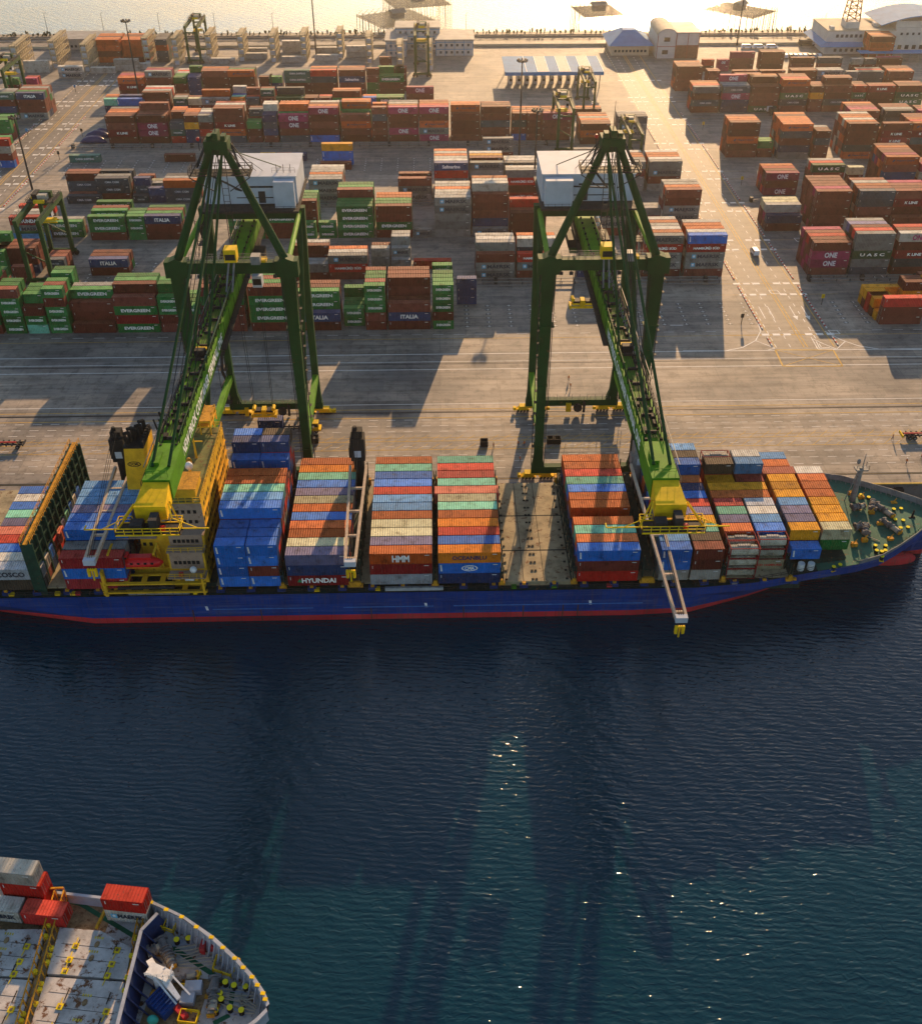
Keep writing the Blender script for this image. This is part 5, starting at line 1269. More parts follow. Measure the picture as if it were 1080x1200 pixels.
# hatch covers with yellow sockets
def hatch(cnrs):
    b = MB(); b.mat(FGD); z0, z1 = FD, 6.3; n_ = len(cnrs); b.prism(cnrs, z0, z1); return b
HC = [[(fi(70, 1087, 6.3)), fi(118, 1091, 6.3), fi(154, 1111, 6.3), fi(147, 1148, 6.3), fi(55, 1141, 6.3)], [fi(54, 1145, 6.3), fi(146, 1151, 6.3), fi(130, 1240, 6.3), fi(24, 1240, 6.3)],
      [fi(-40, 1090, 6.3), fi(53, 1089, 6.3), fi(38, 1146, 6.3), fi(-50, 1140, 6.3)], [fi(-50, 1144, 6.3), fi(37, 1149, 6.3), fi(12, 1240, 6.3), fi(-60, 1240, 6.3)]]
for cn in HC:
    b = hatch(cn[::-1] if sum((cn[i][0]*cn[(i+1) % len(cn)][1]-cn[(i+1) % len(cn)][0]*cn[i][1]) for i in range(len(cn))) < 0 else cn); ho = b.build('hatch_cover', fs)
    xs = [p[0] for p in cn]; ys = [p[1] for p in cn]; b = MB(); b.mat(paint('seam_dark', (.03, .027, .022), .8))
    y = max(ys)-2.4
    while y > min(ys)+1: b.box(min(xs)+1.2, max(xs)-1.6, y-.03, y+.03, 6.3, 6.315); y -= 1.9
    for t in (.3, .75):
        x = min(xs)+(max(xs)-min(xs))*t
        for yy in (max(ys)-2.2, max(ys)-5.6): b.box(x-.05, x+.05, yy-1.0, yy+.6, 6.31, 6.42)
    b.split('seam', ho)
    b = MB()
    for i, (tx, ty) in enumerate(((.28, .38), (.78, .38), (.28, .68), (.78, .68), (.28, .92), (.78, .92))):
        x = min(xs)+(max(xs)-min(xs))*tx; y = max(ys)-(max(ys)-min(ys))*ty
        if y < -11: continue
        b.mat(paint('socket_yellow', (.85, .60, .02), .6, dirt=.3, rust=.08)); b.box(x-.42, x+.42, y-.42, y+.42, 6.31, 6.42); b.mat(RST); b.box(x-.18, x+.18, y-.18, y+.18, 6.42, 6.47)
        b.mat(paint('socket_yellow', (.85, .60, .02))); b.bar((x, y, 6.4), (x-.1, y-1.4 if i % 2 else y+1.2, 6.4), .09)
    b.mat(RST)
    for t in (.3, .6): x = min(xs)+(max(xs)-min(xs))*.52; y = max(ys)-(max(ys)-min(ys))*t; b.ell((x, y, 6.35), (.35, .5, .12)); b.mat(paint('stencil_yellow', (.62, .48, .05), .7)); [b.box(x-.7+.35*j, x-.5+.35*j, y+.8, y+1.15, 6.31, 6.325) for j in range(4)]; b.mat(RST)
    b.split('socket', ho)
# lashing bridges: rusty yellow lattice
def lattice(p0, p1, z0=FD, z1=8.0, w=1.6):
    b = MB(); b.mat(ORY); a = Vector((*p0, 0)); c2 = Vector((*p1, 0)); d_ = (c2-a).normalized(); n_ = Vector((-d_.y, d_.x, 0))*w/2; L = (c2-a).length; k = int(L/1.3); rr = random.Random(2)
    for s in (-1, 1):
        for z in (z0+.9, z1): b.bar(a+n_*s+Vector((0, 0, z)), c2+n_*s+Vector((0, 0, z)), .16)
        for i in range(k+1): q = a.lerp(c2, i/k)+n_*s; b.bar(q+Vector((0, 0, z0)), q+Vector((0, 0, z1)), .14)
    b.mat(RST); b.add([a-n_+Vector((0, 0, z0+1)), c2-n_+Vector((0, 0, z0+1)), c2+n_+Vector((0, 0, z0+1)), a+n_+Vector((0, 0, z0+1))], [(0, 1, 2, 3)])
    b.mat(paint('socket_yellow', (.85, .60, .02)))
    for i in range(k): q = a.lerp(c2, (i+rr.random())/k)+n_*rr.choice((-1, 1)); b.box(q.x-.25, q.x+.25, q.y-.25, q.y+.25, z0+.9, z0+1.7)
    return b.build('lashing_bridge', fs)
lattice(fi(73, 1053, 6), fi(20, 1240, 6), w=1.3); lattice(fi(171, 1062, 6), fi(160, 1110, 6), z1=7.2, w=.8); lattice(fi(160, 1112, 6), fi(135, 1240, 6), z1=6.2, w=.8)
b = MB(); b.mat(ORY); p = fi(33, 1045, 7.5); q = fi(75, 1043, 7.5); b.bar((*p, 8), (*q, 8), .25); b.mat(paint('rust_pink', (.3, .17, .13), .8))
for i in range(5): x = p[0]+(q[0]-p[0])*i/4; y = p[1]+(q[1]-p[1])*i/4; b.bar((x, y, 5), (x, y, 8), .2); b.bar((x, y-1.2, 5), (x, y, 8), .12)
b.mat(ORY); x, y = fi(113, 1090, 6); b.bar((x, y, 6.3), (x+.8, y+2.4, 7.6), .35); b.split('side_rail', fs)
for px, py, a, L, r in ((196, 1120, -.9, 4.2, .8), (200, 1128, -.9, 2.6, .8), (252, 1170, -1.35, 4.6, .75), (250, 1180, -1.4, 3., .7), (216, 1150, .35, 3.4, .5), (183, 1118, .6, 1.6, .8)): x, y = fi(px, py); winch(fs, x, y, FD, a, L, r)
b = MB(); b.mat(paint('engine_blue', (.015, .05, .18), .45, dirt=.3)); x, y = fi(191, 1180); b.box(x-1.7, x+1.7, y-1.2, y+1.2, FD, FD+1.5, -.5)
for i in range(6): b.box(x-1.5+i*.55, x-1.3+i*.55, y-1.25, y+1.25, FD+1.5, FD+1.7, -.5, (x, y))
b.mat(FG); x, y = fi(228, 1161); b.box(x-1.1, x+1.1, y-.7, y+.7, FD, FD+1.4, .15); x, y = fi(221, 1173); b.box(x-.9, x+.9, y-.8, y+.8, FD, FD+1.1, .1)
b.mat(RED); x, y = fi(212, 1188); b.box(x-1.2, x+1.2, y-.4, y+.4, FD, FD+.9, -.6); x, y = fi(240, 1112); b.box(x-.35, x+.35, y-.9, y+.9, FD, FD+1.6); x, y = fi(250, 1114); b.box(x-.3, x+.6, y-.5, y+.5, FD+.5, FD+1.8)
b.mat(YL_); x, y = fi(222, 1195); b.rail([(x-1.2, y-.8, FD), (x+1.2, y-.8, FD), (x+1.2, y+.8, FD), (x-1.2, y+.8, FD), (x-1.2, y-.8, FD)], 1., .12, 1); x, y = fi(225, 1150); b.rail([(x-1, y-1, FD), (x+1, y-1, FD), (x+1, y+1, FD)], 1., .12, 1)
x, y = fi(265, 1133); b.rail([(x-1.5, y-1, FD), (x+1.2, y-1.6, FD), (x+1.8, y+.8, FD), (x-1.5, y+1, FD), (x-1.5, y-1, FD)], 1., .12, 1)
for px, py in ((190, 1083), (201, 1087)): x, y = fi(px, py); b.rail([(x-.9, y-.8, FD), (x+.8, y-1.2, FD), (x+.9, y+.8, FD)], 1.4, .12, 1)
b.mat(paint('teal_paint', (.05, .4, .3), .5)); x, y = fi(180, 1198); b.ell((x, y, FD+.6), (.8, .6, .6)); b.mat(ORY); x, y = fi(181, 1167); b.tube((x, y, FD), (x, y, FD+.5), .55, .55, 12)
b.split('deck_gear', fs)
for px, py, a in ((215, 1105, .25), (282, 1160, 0), (277, 1187, -.1), (262, 1162, 1.4), (257, 1182, 1.4)): x, y = fi(px, py); bollard(fs, x, y, FD, a)
b = MB(); b.mat(ROP)
def rope(p, q, k=3):
    for i in range(k):
        a = Vector((p[0], p[1]+i*.35, FD+.5)); c2 = Vector((q[0], q[1]+i*.3-.3, FD+.6)); mid = a.lerp(c2, .5)+Vector((0, .4*(i-1), -.35)); b.tube(a, mid, .08, .08, 5); b.tube(mid, c2, .08, .08, 5)
rope(fi(204, 1120), fi(240, 1112)); rope(fi(206, 1136), fi(262, 1126), 4); rope(fi(258, 1168), fi(302, 1170)); rope(fi(258, 1178), fi(300, 1188), 4); rope(fi(280, 1172), fi(290, 1178), 2)
b.split('mooring_rope', fs)
# white deck crane lying folded on the foredeck
b = MB(); WC = paint('crane_white', (.72, .70, .66), .5, dirt=.25, rust=.06); b.mat(WC); x0, y0 = fi(176, 1128, 7); x1, y1 = fi(187, 1147, 7); x2, y2 = fi(210, 1172, 7)
b.bar((x0, y0, 7.4), (x1, y1, 7.6), .9, .7); b.tube((x1, y1, FD), (x1, y1, 7.8), .9, .8, 12); b.box(x1-1.5, x1+1.8, y1-.6, y1+1., 7.2, 8.4, -.3); b.bar((x1+.3, y1, 8), (x2, y2, 7.2), 1.0, .9, .55, .5); b.bar((x1+.6, y1+.9, 8.4), (x2+1.2, y2+.8, 7), .2); b.bar((x1-.4, y1-.5, 8.3), (x2-.2, y2-.6, 7), .2)
b.rail([(x1-1.5, y1-.6, 8.4), (x1+1.8, y1-.6, 8.4), (x1+1.8, y1+1, 8.4)], .8, .08, .8); b.build('deck_crane', fs)
# ------------------------------------------------------------------ vehicles
TY = paint('tyre', (.015, .015, .015), .8); GL_ = paint('window_glass', (.02, .025, .03), .1)
def wheels(e, pts, r=.5, w=.35):
    for x, y in pts:
        b = MB(); b.mat(TY); b.tube((x, y-w/2, r), (x, y+w/2, r), r, r, 14); b.mat(ST); b.tube((x, y-w/2-.01, r), (x, y+w/2+.01, r), r*.5, r*.5, 10); b.build('wheel', e)
def van(x, y, rz, col, label, grp=None, L=4.8, nm='van'):
    e = empty(nm, (x, y, .02), label, 'van', grp, rz); b = MB(); b.mat(col); W = .9
    b.loft([[(L/2*.98, -W, .35), (L/2*.98, W, .35), (L/2*.98, W, .8), (L/2*.98, -W, .8)], [(L/2*.75, -W, .3), (L/2*.75, W, .3), (L/2*.75, W, 1.1), (L/2*.75, -W, 1.1)], [(L/2*.45, -W, .3), (L/2*.45, W, .3), (L/2*.45, W*.86, 1.85), (L/2*.45, -W*.86, 1.85)], [(-L/2*.92, -W, .3), (-L/2*.92, W, .3), (-L/2*.92, W*.86, 1.9), (-L/2*.92, -W*.86, 1.9)], [(-L/2, -W, .35), (-L/2, W, .35), (-L/2, W*.9, 1.2), (-L/2, -W*.9, 1.2)]]); b.build('body', e)
    b = MB(); b.mat(GL_)
    b.add([(L/2*.735, -W*.85, 1.16), (L/2*.735, W*.85, 1.16), (L/2*.465, W*.78, 1.80), (L/2*.465, -W*.78, 1.80)], [(0, 1, 2, 3)])
    b.add([(-L/2*.97, -W*.8, 1.25), (-L/2*.97, W*.8, 1.25), (-L/2*.935, W*.78, 1.75), (-L/2*.935, -W*.78, 1.75)], [(3, 2, 1, 0)])
    for s in (-1, 1): b.add([(L/2*.5, s*(W*.96), 1.15), (-L/2*.85, s*(W*.96), 1.15), (-L/2*.85, s*W*.9, 1.7), (L/2*.42, s*W*.9, 1.7)], [(0, 1, 2, 3)])
    b.split('window', e); wheels(e, [(L*.3, -W+.1), (L*.3, W-.1), (-L*.3, -W+.1), (-L*.3, W-.1)], .34, .22)
    b = MB(); b.mat(W_M)
    for s in (-1, 1): b.box(L/2*.97, L/2*.99, s*.65-.15, s*.65+.15, .62, .78)
    b.split('headlight', e)
    return e
VW = paint('van_white', (.72, .73, .72), .3, dirt=.05); x, y = un(883.5, 297); van(x, y, radians(92), VW, 'small white van with dark windows driving on the right road')
for i, px in enumerate((875, 889, 904)): x, y = un(px, 56); van(x, y, radians(2), VW, '%s white van parked on the far shore behind the mast' % ('leftmost', 'middle', 'rightmost') if False else ('leftmost', 'middle', 'rightmost')[i]+' of three white vans parked on the far shore', 'white vans parked on the far shore', 6.5)
cols_ = [VW, paint('car_silver', (.4, .41, .42), .3, .3), paint('car_grey', (.1, .1, .11), .3), VW]
for i in range(9):
    x, y = un(914+i*5.6, 67); van(x, y, radians(88), cols_[(i*3) % 4], 'parked car, %s from left in the row below the white vans' % ORD[i], 'cars parked on the far shore', 4.4, 'parked_car')['category'] = 'car'
def tractor(x, y, rz, label, cabcol, box=None, loaded=True):
    e = empty('terminal_truck', (x, y, .02), label, 'truck', 'trucks on the apron', rz)
    b = MB(); b.mat(cabcol); b.box(4.2, 5.9, -1.2, .6, .9, 2.9); b.box(3.0, 6.4, -1.2, 1.2, .7, 1.1); b.build('cab', e)
    b = MB(); b.mat(GL_); b.box(5.9, 5.93, -1.1, .5, 1.8, 2.7); b.box(4.4, 5.7, -1.23, -1.2, 1.8, 2.7); b.split('window', e)
    b = MB(); b.mat(DS); b.box(-7, 4.2, -.5, -.3, .9, 1.2); b.box(-7, 4.2, .3, .5, .9, 1.2)
    for i in range(9): b.box(-6.9+i*1.3, -6.6+i*1.3, -1.22, 1.22, 1.0, 1.25)
    b.mat(YL_); b.box(-7.2, -6.9, -1.25, 1.25, .95, 1.5); b.build('chassis', e)
    wheels(e, [(5.3, -.9), (5.3, .9), (3.2, -.9), (3.2, .9), (-5.6, -.9), (-5.6, .9), (-4.4, -.9), (-4.4, .9)])
x, y = un(352, 505); tractor(x-1.2, y, 0, 'yellow terminal truck under the left quay crane', YL_)
C2 = link('shipping_container', gm(('shipping_container', 'n', 6.06, 2.44, 2.59), lambda: bodymb('n', 6.06, 2.44, 2.59)), None, (x-7, y, 1.3)); tag(C2, 'dark navy container on the trailer under the left quay crane', 'container')
def flat(x, y, rz, label):
    e = empty('trailer', (x, y, .02), label, 'trailer', 'empty trailers on the apron', rz); b = MB(); b.mat(DS); b.box(-6, 6, -.6, -.4, .9, 1.25); b.box(-6, 6, .4, .6, .9, 1.25)
    for i in range(10): b.box(-6+i*1.3, -5.7+i*1.3, -1.25, 1.25, 1.0, 1.28)
    b.mat(YL_); b.box(-6.2, -5.9, -1.25, 1.25, .9, 1.5); b.mat(RED); b.box(-5.5, 4, -.2, .2, 1.28, 1.5); b.build('chassis', e); wheels(e, [(-4, -.9), (-4, .9), (-2.8, -.9), (-2.8, .9), (4.4, -.9), (4.4, .9)])
x, y = un(1, 524); flat(x, y, 0, 'empty trailer at the left edge of the apron'); x, y = un(1083, 513); flat(x, y, 0, 'empty trailer at the right edge of the apron')
def crate(px, py, label):
    x, y = un(px, py); e = empty('twist_lock_bin', (x, y, 0), label, 'bin', 'steel bins on the apron'); b = MB(); b.mat(BK)
    for s in (-1, 1): b.box(-.9, .9, s*.8-.05, s*.8+.05, .15, 1.6); b.box(s*.9-.05, s*.9+.05, -.8, .8, .15, 1.6)
    b.box(-.85, .85, -.75, .75, .15, .3); b.build('walls', e); b = MB(); b.mat(ORY)
    for i in range(5): b.box(-.6+i*.28, -.45+i*.28, -.5+(i % 3)*.3, -.3+(i % 3)*.3, .3, .8)
    b.build('twist_locks', e)
for p in ((284, 520, 'dark steel bin nearest the yellow superstructure'), (364, 518, 'dark steel bin, left of a pair beside the green leg'), (369, 518, 'dark steel bin, right of a pair beside the green leg'), (567, 522, 'dark steel bin alone in the middle of the apron'), (645, 519, 'dark steel bin, left of a pair inside the right crane'), (652, 519, 'dark steel bin, right of a pair inside the right crane')): crate(*p)
# white truck in the right yard and one on the far shore
def truck(x, y, rz, label, L=8.):
    e = empty('truck', (x, y, .02), label, 'truck', None, rz); b = MB(); b.mat(VW); b.box(L/2-2, L/2, -1.15, 1.15, .7, 2.8); b.build('cab', e); b = MB(); b.mat(GL_); b.box(L/2, L/2+.03, -1, 1, 1.7, 2.5); b.split('window', e); b = MB(); b.mat(DS); b.box(-L/2, L/2-2.2, -1.2, 1.2, .8, 3.2); b.mat(ST); b.box(-L/2, L/2-2.2, -1.22, -1.2, 2.6, 3.1); b.build('cargo_body', e); wheels(e, [(L/2-1, -1), (L/2-1, 1), (-L/2+1, -1), (-L/2+1, 1)])
x, y = un(903, 134); truck(x, y, radians(95), 'white truck between stacks in the right yard', 6); x, y = un(945, 53); truck(x, y, 0, 'dark boxy truck on the far shore right of white vans', 9)
# tarpaulin-covered heaps
TP = paint('tarpaulin_navy', (.012, .02, .10), .35, dirt=.3, scale=.8, bump=.6)
for i, (px, py) in enumerate(((110, 167), (115, 161), (122, 158))):
    x, y = un(px, py); rr = random.Random(i); b = MB(); b.mat(TP); R_ = []
    for j in range(9):
        t = j/8*2-1; w = sqrt(max(.02, 1-t*t)); R_.append([(t*5.5, 1.6*w*cos(2*pi*a/14)*(1+rr.uniform(-.12, .12)), max(0, 1.6*w*sin(2*pi*a/14)+1.2*w)*(1+rr.uniform(-.15, .15))) for a in range(14)])
    b.loft(R_); o = b.build('covered_heap', None, True); o.location = (x, y, 0); tag(o, ('nearest', 'middle', 'farthest')[i]+' of three navy tarpaulin covered heaps beside the left road', 'heap', 'covered heaps')
# ------------------------------------------------------------------ reefer racks, far buildings, sea wall, platforms
TNR = paint('rack_tan', (.42, .33, .19), .6, dirt=.3, rust=.04)
RK = []
for i, (px, py, Ln) in enumerate(((22, 86, 22), (66, 80, 22), (103, 84, 20), (174, 76, 18), (208, 76, 16), (247, 72, 16), (284, 72, 14), (321, 73, 16), (357, 72, 16), (399, 68, 12), (433, 74, 12), (469, 84, 12), (503, 84, 12))):
    x, y = un(px, py)
    e = empty('reefer_rack', (x, y, 0), 'tall tan steel access tower, %s from the left, on the far yard' % ORD[i], 'access tower', 'tan steel access towers on the far yard'); Ln = Ln*1.0
    b = MB(); b.mat(TNR)
    for s in (-1, 1):
        n_ = int(Ln/2.6)
        for j in range(n_+1): b.box(s*1.3-.15, s*1.3+.15, j*Ln/n_-.15, j*Ln/n_+.15, 0, 13)
    b.build('frame', e); b = MB(); b.mat(TNR)
    for z in (3.2, 6.2, 9.2, 12.3): b.box(-1.6, 1.6, -.3, Ln+.3, z, z+.45); b.rail([(1.6, 0, z+.45), (1.6, Ln, z+.45)], 1., .1, 2.6); b.rail([(-1.6, 0, z+.45), (1.6, 0, z+.45)], 1., .1, 1.5)
    b.build('platform', e); b = MB(); b.mat(GY)
    for z in (.2, 3.7, 6.7, 9.7): b.box(-1.1, 1.1, .3, .6, z, z+1.8)
    b.split('panel', e)
WW = paint('wall_white', (.52, .50, .46), .8, dirt=.2, scale=.2); RB = paint('roof_blue', (.05, .22, .42), .8, dirt=.2, scale=.2); BW = paint('wall_beige', (.42, .36, .26), .8, dirt=.2, scale=.2); RG_ = paint('roof_grey', (.30, .28, .25), .7, dirt=.3, scale=.2); BR = paint('brick_trim', (.30, .07, .03), .7)
def wins(b, x0, x1, y, z, n, w=1.2, h=1.2):
    b.mat(GL_)
    for i in range(n): x = x0+(x1-x0)*(i+.5)/n; b.box(x-w/2, x+w/2, y-.05, y+.0, z, z+h)
def bld(name, x0, x1, Y, dep, h, label, wall, roof, flo, nw, over=1.0, trim=None):
    e = empty(name, ((x0+x1)/2, Y, 0), label, 'building'); hx = (x1-x0)/2; b = MB(); b.mat(wall); b.box(-hx, hx, 0, dep, 0, h); b.build('wall', e)
    b = MB(); b.mat(roof); b.box(-hx-over, hx+over, -over, dep+over, h+.003, h+.5); b.build('roof', e)
    for f in range(flo):
        b = MB(); wins(b, -hx+1, hx-1, -.02, 1.1+f*3.4, nw); b.split('window', e)
    if trim:
        b = MB(); b.mat(trim)
        for f in range(flo): b.box(-hx-.06, hx+.06, -.12, -.02, 3.0+f*3.4, 3.3+f*3.4)
        n_ = 4
        for i in range(n_+1): x = -hx+2*hx*i/n_; b.box(x-.15, x+.15, -.15, -.02, 0, h)
        b.split('trim', e)
    return e
X = lambda px, py: un(px, py)[0]; Yv = lambda px, py: un(px, py)[1]
o1 = bld('office', X(453, 66), X(476, 66), Yv(465, 66), 22, 7.5, 'left wing of the white two-storey office on the far shore', WW, RG_, 2, 3, .8, RB)
o2 = bld('office', X(511, 65), X(554, 65), Yv(530, 65), 20, 7.5, 'right wing of the white two-storey office on the far shore', WW, RG_, 2, 6, .8, RB)
o3 = bld('office', X(464, 60), X(515, 60), Yv(490, 58), 14, 10.5, 'taller middle part of the white office, behind a yard gantry', WW, RG_, 3, 7, .5, RB)
# gate canopy
gx0, gx1, gY = X(588, 88), X(699, 88), 508.
e = empty('gate_canopy', ((gx0+gx1)/2, gY, 0), 'wide low canopy with blue and grey roof stripes over gate lanes', 'canopy'); hx = (gx1-gx0)/2
b = MB(); b.mat(RB); b.box(-hx, hx, 0, 28, 7.2, 7.5); b.mat(RB); b.box(-hx, hx, -.3, 0, 6.0, 7.5); b.build('roof', e)
b = MB(); b.mat(paint('roof_stripe_grey', (.34, .30, .28), .6))
for i in (3, 5, 7): x = -hx+2*hx*i/9; b.box(x, x+2*hx/9, .2, 27.8, 7.5, 7.56)
b.split('stripe', e); b = MB(); b.mat(W_M)
for i in range(2, 10): x = -hx+2*hx*i/9; b.box(x-.25, x+.1, .1, 27.9, 7.57, 7.62)
b.split('skylight', e); b = MB(); b.mat(ST)
for i in range(12): x = -hx+1.5+(2*hx-3)*i/11; b.box(x-.2, x+.2, 1, 1.4, 0, 7.2); b.box(x-.2, x+.2, 26, 26.4, 0, 7.2)
b.split('post', e)
for i in range(11):
    x = -hx+3.4+(2*hx-3)*i/11; b = MB(); b.mat(WW); b.box(x-.8, x+.8, 8, 12, 0, 3); b.mat(GL_); b.box(x-.7, x+.7, 7.95, 8, 1.2, 2.4); b.split('booth', e)
# blue hipped roof hall, gabled hall, right building
x0, x1, Y0 = X(712, 66), X(765, 66), Yv(738, 66); e = empty('hall', ((x0+x1)/2, Y0, 0), 'low hall with blue hipped roof near the bright water', 'building'); hx = (x1-x0)/2
b = MB(); b.mat(BW); b.box(-hx+2, hx-2, 2, 24, 0, 5); b.build('wall', e); b = MB(); b.mat(RB); b.loft([[(-hx, 0, 5), (hx, 0, 5), (hx, 26, 5), (-hx, 26, 5)], [(-hx*.35, 9, 10), (hx*.35, 9, 10), (hx*.35, 17, 10), (-hx*.35, 17, 10)], [(-hx*.3, 10, 10.6), (hx*.3, 10, 10.6), (hx*.3, 16, 10.6), (-hx*.3, 16, 10.6)]]); b.build('roof', e)
b = MB(); wins(b, -hx+3, hx-3, 1.98, 1.6, 9); b.split('window', e)
x0, x1, Y0 = X(768, 68), X(790, 68), Yv(790, 68); e = empty('hall', ((x0+x1)/2, Y0, 0), 'tall narrow hall with round roof beside the blue hipped hall', 'building'); hx = (x1-x0)/2
b = MB(); b.mat(WW); n = 12; pts = [(-hx, 0), (hx, 0)]+[(hx*cos(pi*i/n), 11+3*sin(pi*i/n)) for i in range(n+1)]; b.add([(x, 0, z) for x, z in pts]+[(x, 26, z) for x, z in pts], [tuple(range(len(pts))), tuple(range(2*len(pts)-1, len(pts)-1, -1))]+[(i, i+len(pts), (i+1) % len(pts)+len(pts), (i+1) % len(pts)) for i in range(len(pts)) if i < 2 or i == len(pts)-1]); b.build('wall', e)
b = MB(); b.mat(BW)
for i in range(n): a0, a1 = pi*i/n, pi*(i+1)/n; b.add([(hx*1.06*cos(a0), -.5, 11+3.2*sin(a0)), (hx*1.06*cos(a1), -.5, 11+3.2*sin(a1)), (hx*1.06*cos(a1), 26.5, 11+3.2*sin(a1)), (hx*1.06*cos(a0), 26.5, 11+3.2*sin(a0))], [(0, 1, 2, 3)])
b.build('roof', e); b = MB(); b.mat(BR)
for x in (-hx, hx-.3): b.box(x, x+.3, -.1, -.01, 0, 11)
b.box(-hx, hx, -.1, -.01, 5.5, 5.8); b.mat(GL_); b.box(-2, 1, -.08, -.02, 2, 4); b.box(-1.5, 1.5, -.08, -.02, 8, 10); b.split('trim', e)
e = bld('hall', X(791, 70), X(818, 70), Yv(805, 68), 22, 12, 'white hall with brown lower wall and flat roof, beside round roof', WW, RG_, 0, 0, .6); hx = (X(818, 70)-X(791, 70))/2
b = MB(); b.mat(paint('brown_cladding', (.20, .08, .05), .7)); b.box(-hx+.3, hx-.3, -.1, -.01, 0, 6); b.mat(BR)
for x in (-hx, 0, hx-.3): b.box(x, x+.3, -.2, -.1, 0, 12)
b.box(-hx, hx, -.2, -.1, 6, 6.3); b.split('cladding', e)
x0, x1, Y0 = X(968, 66), X(1045, 64), Yv(1000, 63); e = bld('terminal_building', x0, x1, Y0, 26, 11, 'white terminal building with blue skirt roof and rooftop lattice tower', WW, BW, 0, 0, .2); hx = (x1-x0)/2
b = MB(); b.mat(RB); b.add([(-hx-3.5, -3.5, 4.2), (hx, -3.5, 4.2), (hx, 0, 6), (-hx, 0, 6), (-hx-3.5, 28, 4.2), (-hx, 28, 6)], [(0, 1, 2, 3), (4, 0, 3, 5)]); b.build('skirt_roof', e)
b = MB(); wins(b, -hx+4, hx-2, -.02, 8, 12, 1.4, 1.5); wins(b, -hx+4, hx-2, -.02, 1.2, 10, 1.4, 1.5); b.split('window', e)
b = MB(); b.mat(WW); b.box(-hx+10, -hx+17, 4, 12, 11.5, 14.5); b.box(-hx+26, -hx+29, 8, 12, 11.5, 13); b.box(-hx+2, -hx+4, 3, 6, 11.5, 12.6); b.build('roof_house', e)
b = MB(); b.mat(paint('tower_rust', (.26, .10, .05), .7))
cx_, cy_ = -hx+13.5, 8
for sx in (-1, 1):
    for sy in (-1, 1): b.bar((cx_+sx*3.4, cy_+sy*3.4, 14.5), (cx_+sx*2.2, cy_+sy*2.2, 30), .45)
for j in range(5):
    z0, z1 = 14.5+j*3.1, 17.6+j*3.1; w0, w1 = 3.4-1.2*j/5, 3.4-1.2*(j+1)/5
    for sy in (-1, 1): b.bar((cx_-w0, cy_+sy*w0, z0), (cx_+w1, cy_+sy*w1, z1), .25); b.bar((cx_+w0, cy_+sy*w0, z0), (cx_-w1, cy_+sy*w1, z1), .25); b.bar((cx_-w1, cy_+sy*w1, z1), (cx_+w1, cy_+sy*w1, z1), .3)
    for sx in (-1, 1): b.bar((cx_+sx*w1, cy_-w1, z1), (cx_+sx*w1, cy_+w1, z1), .3)
b.build('lattice_tower', e)
x0, x1, Y0 = X(1046, 62), X(1120, 60), Yv(1060, 60); e = bld('terminal_building', x0, x1, Y0, 24, 11, 'tall building with big curved blue roof at the right edge', WW, WW, 0, 0, 0.)
hx = (x1-x0)/2; b = MB(); b.mat(RB); n = 10; prof = [(-hx-9+2*(hx+9)*i/n, 13.2+4.5*sin(pi*min(1, i/n*1.2))) for i in range(n+1)]
for (xa, za), (xb, zb) in zip(prof, prof[1:]): b.add([(xa, -2, za), (xb, -2, zb), (xb, 26, zb), (xa, 26, za), (xa, -2, za-.5), (xb, -2, zb-.5)], [(0, 1, 2, 3), (4, 5, 1, 0)])
b.build('curved_roof', e); b = MB(); b.mat(WW); b.box(-hx, hx, 1, 23, 11.5, 14.5); b.build('attic', e); b = MB(); wins(b, -hx+2, hx-2, -.02, 8, 10); wins(b, -hx+2, hx-2, -.02, 1.2, 8, 2, 2); b.split('window', e)
x0, x1, Y0 = X(1000, 68), X(1085, 66), Yv(1050, 68); e = empty('canopy', ((x0+x1)/2, Y0-4, 0), 'long low blue awning on posts in front of the terminal building', 'canopy'); hx = (x1-x0)/2; b = MB(); b.mat(RB); b.box(-hx, hx, -3, 3, 4, 4.3); b.build('roof', e); b = MB(); b.mat(ST); [b.box(-hx+i*2*hx/9, -hx+i*2*hx/9+.3, -2.8, -2.5, 0, 4) for i in range(10)]; b.split('post', e)
bld('warehouse', X(64, 60), X(128, 58), Yv(95, 58), 16, 5, 'long low grey warehouse on the far shore at left', RG_, RG_, 1, 12, .8)
# sea wall, strips and shrubs along the far shore
b = MB(); b.mat(concrete('shore_concrete', (.20, .17, .13), (.27, .23, .17), (20, 6))); b.box(-900, 900, SHORE+1.5, SHORE+8, -8, .9); tag(b.build('breakwater'), kind='structure')
b = MB(); b.mat(BW); b.box(-900, 900, 586, 586.6, 0, 1.2); b.mat(DS); b.box(-900, 900, 588, 592, .01, .05); b.box(-900, 900, 599, 602, .01, .06); tag(b.build('boundary_wall'), 'long low beige boundary wall along the far shore', 'wall')
rr = random.Random(4); b = MB(); b.mat(paint('shrub_dark', (.035, .045, .02), .9, dirt=.5))
x = -420.
while x < 420:
    h_ = rr.uniform(.8, 2.6); w_ = rr.uniform(.35, 1.0)
    for q in range(5): b.ell((x+rr.uniform(-.5, .5)*w_, SHORE+4+rr.uniform(-1, 1), .9+h_*rr.uniform(.2, .9)), (w_*rr.uniform(.3, .7), .5, h_*rr.uniform(.2, .45)), 6, 4)
    x += rr.uniform(.9, 3.4)
tag(b.build('shrubs'), 'ragged row of dark shrubs and stakes along the sea wall', 'shrubs', kind='stuff')
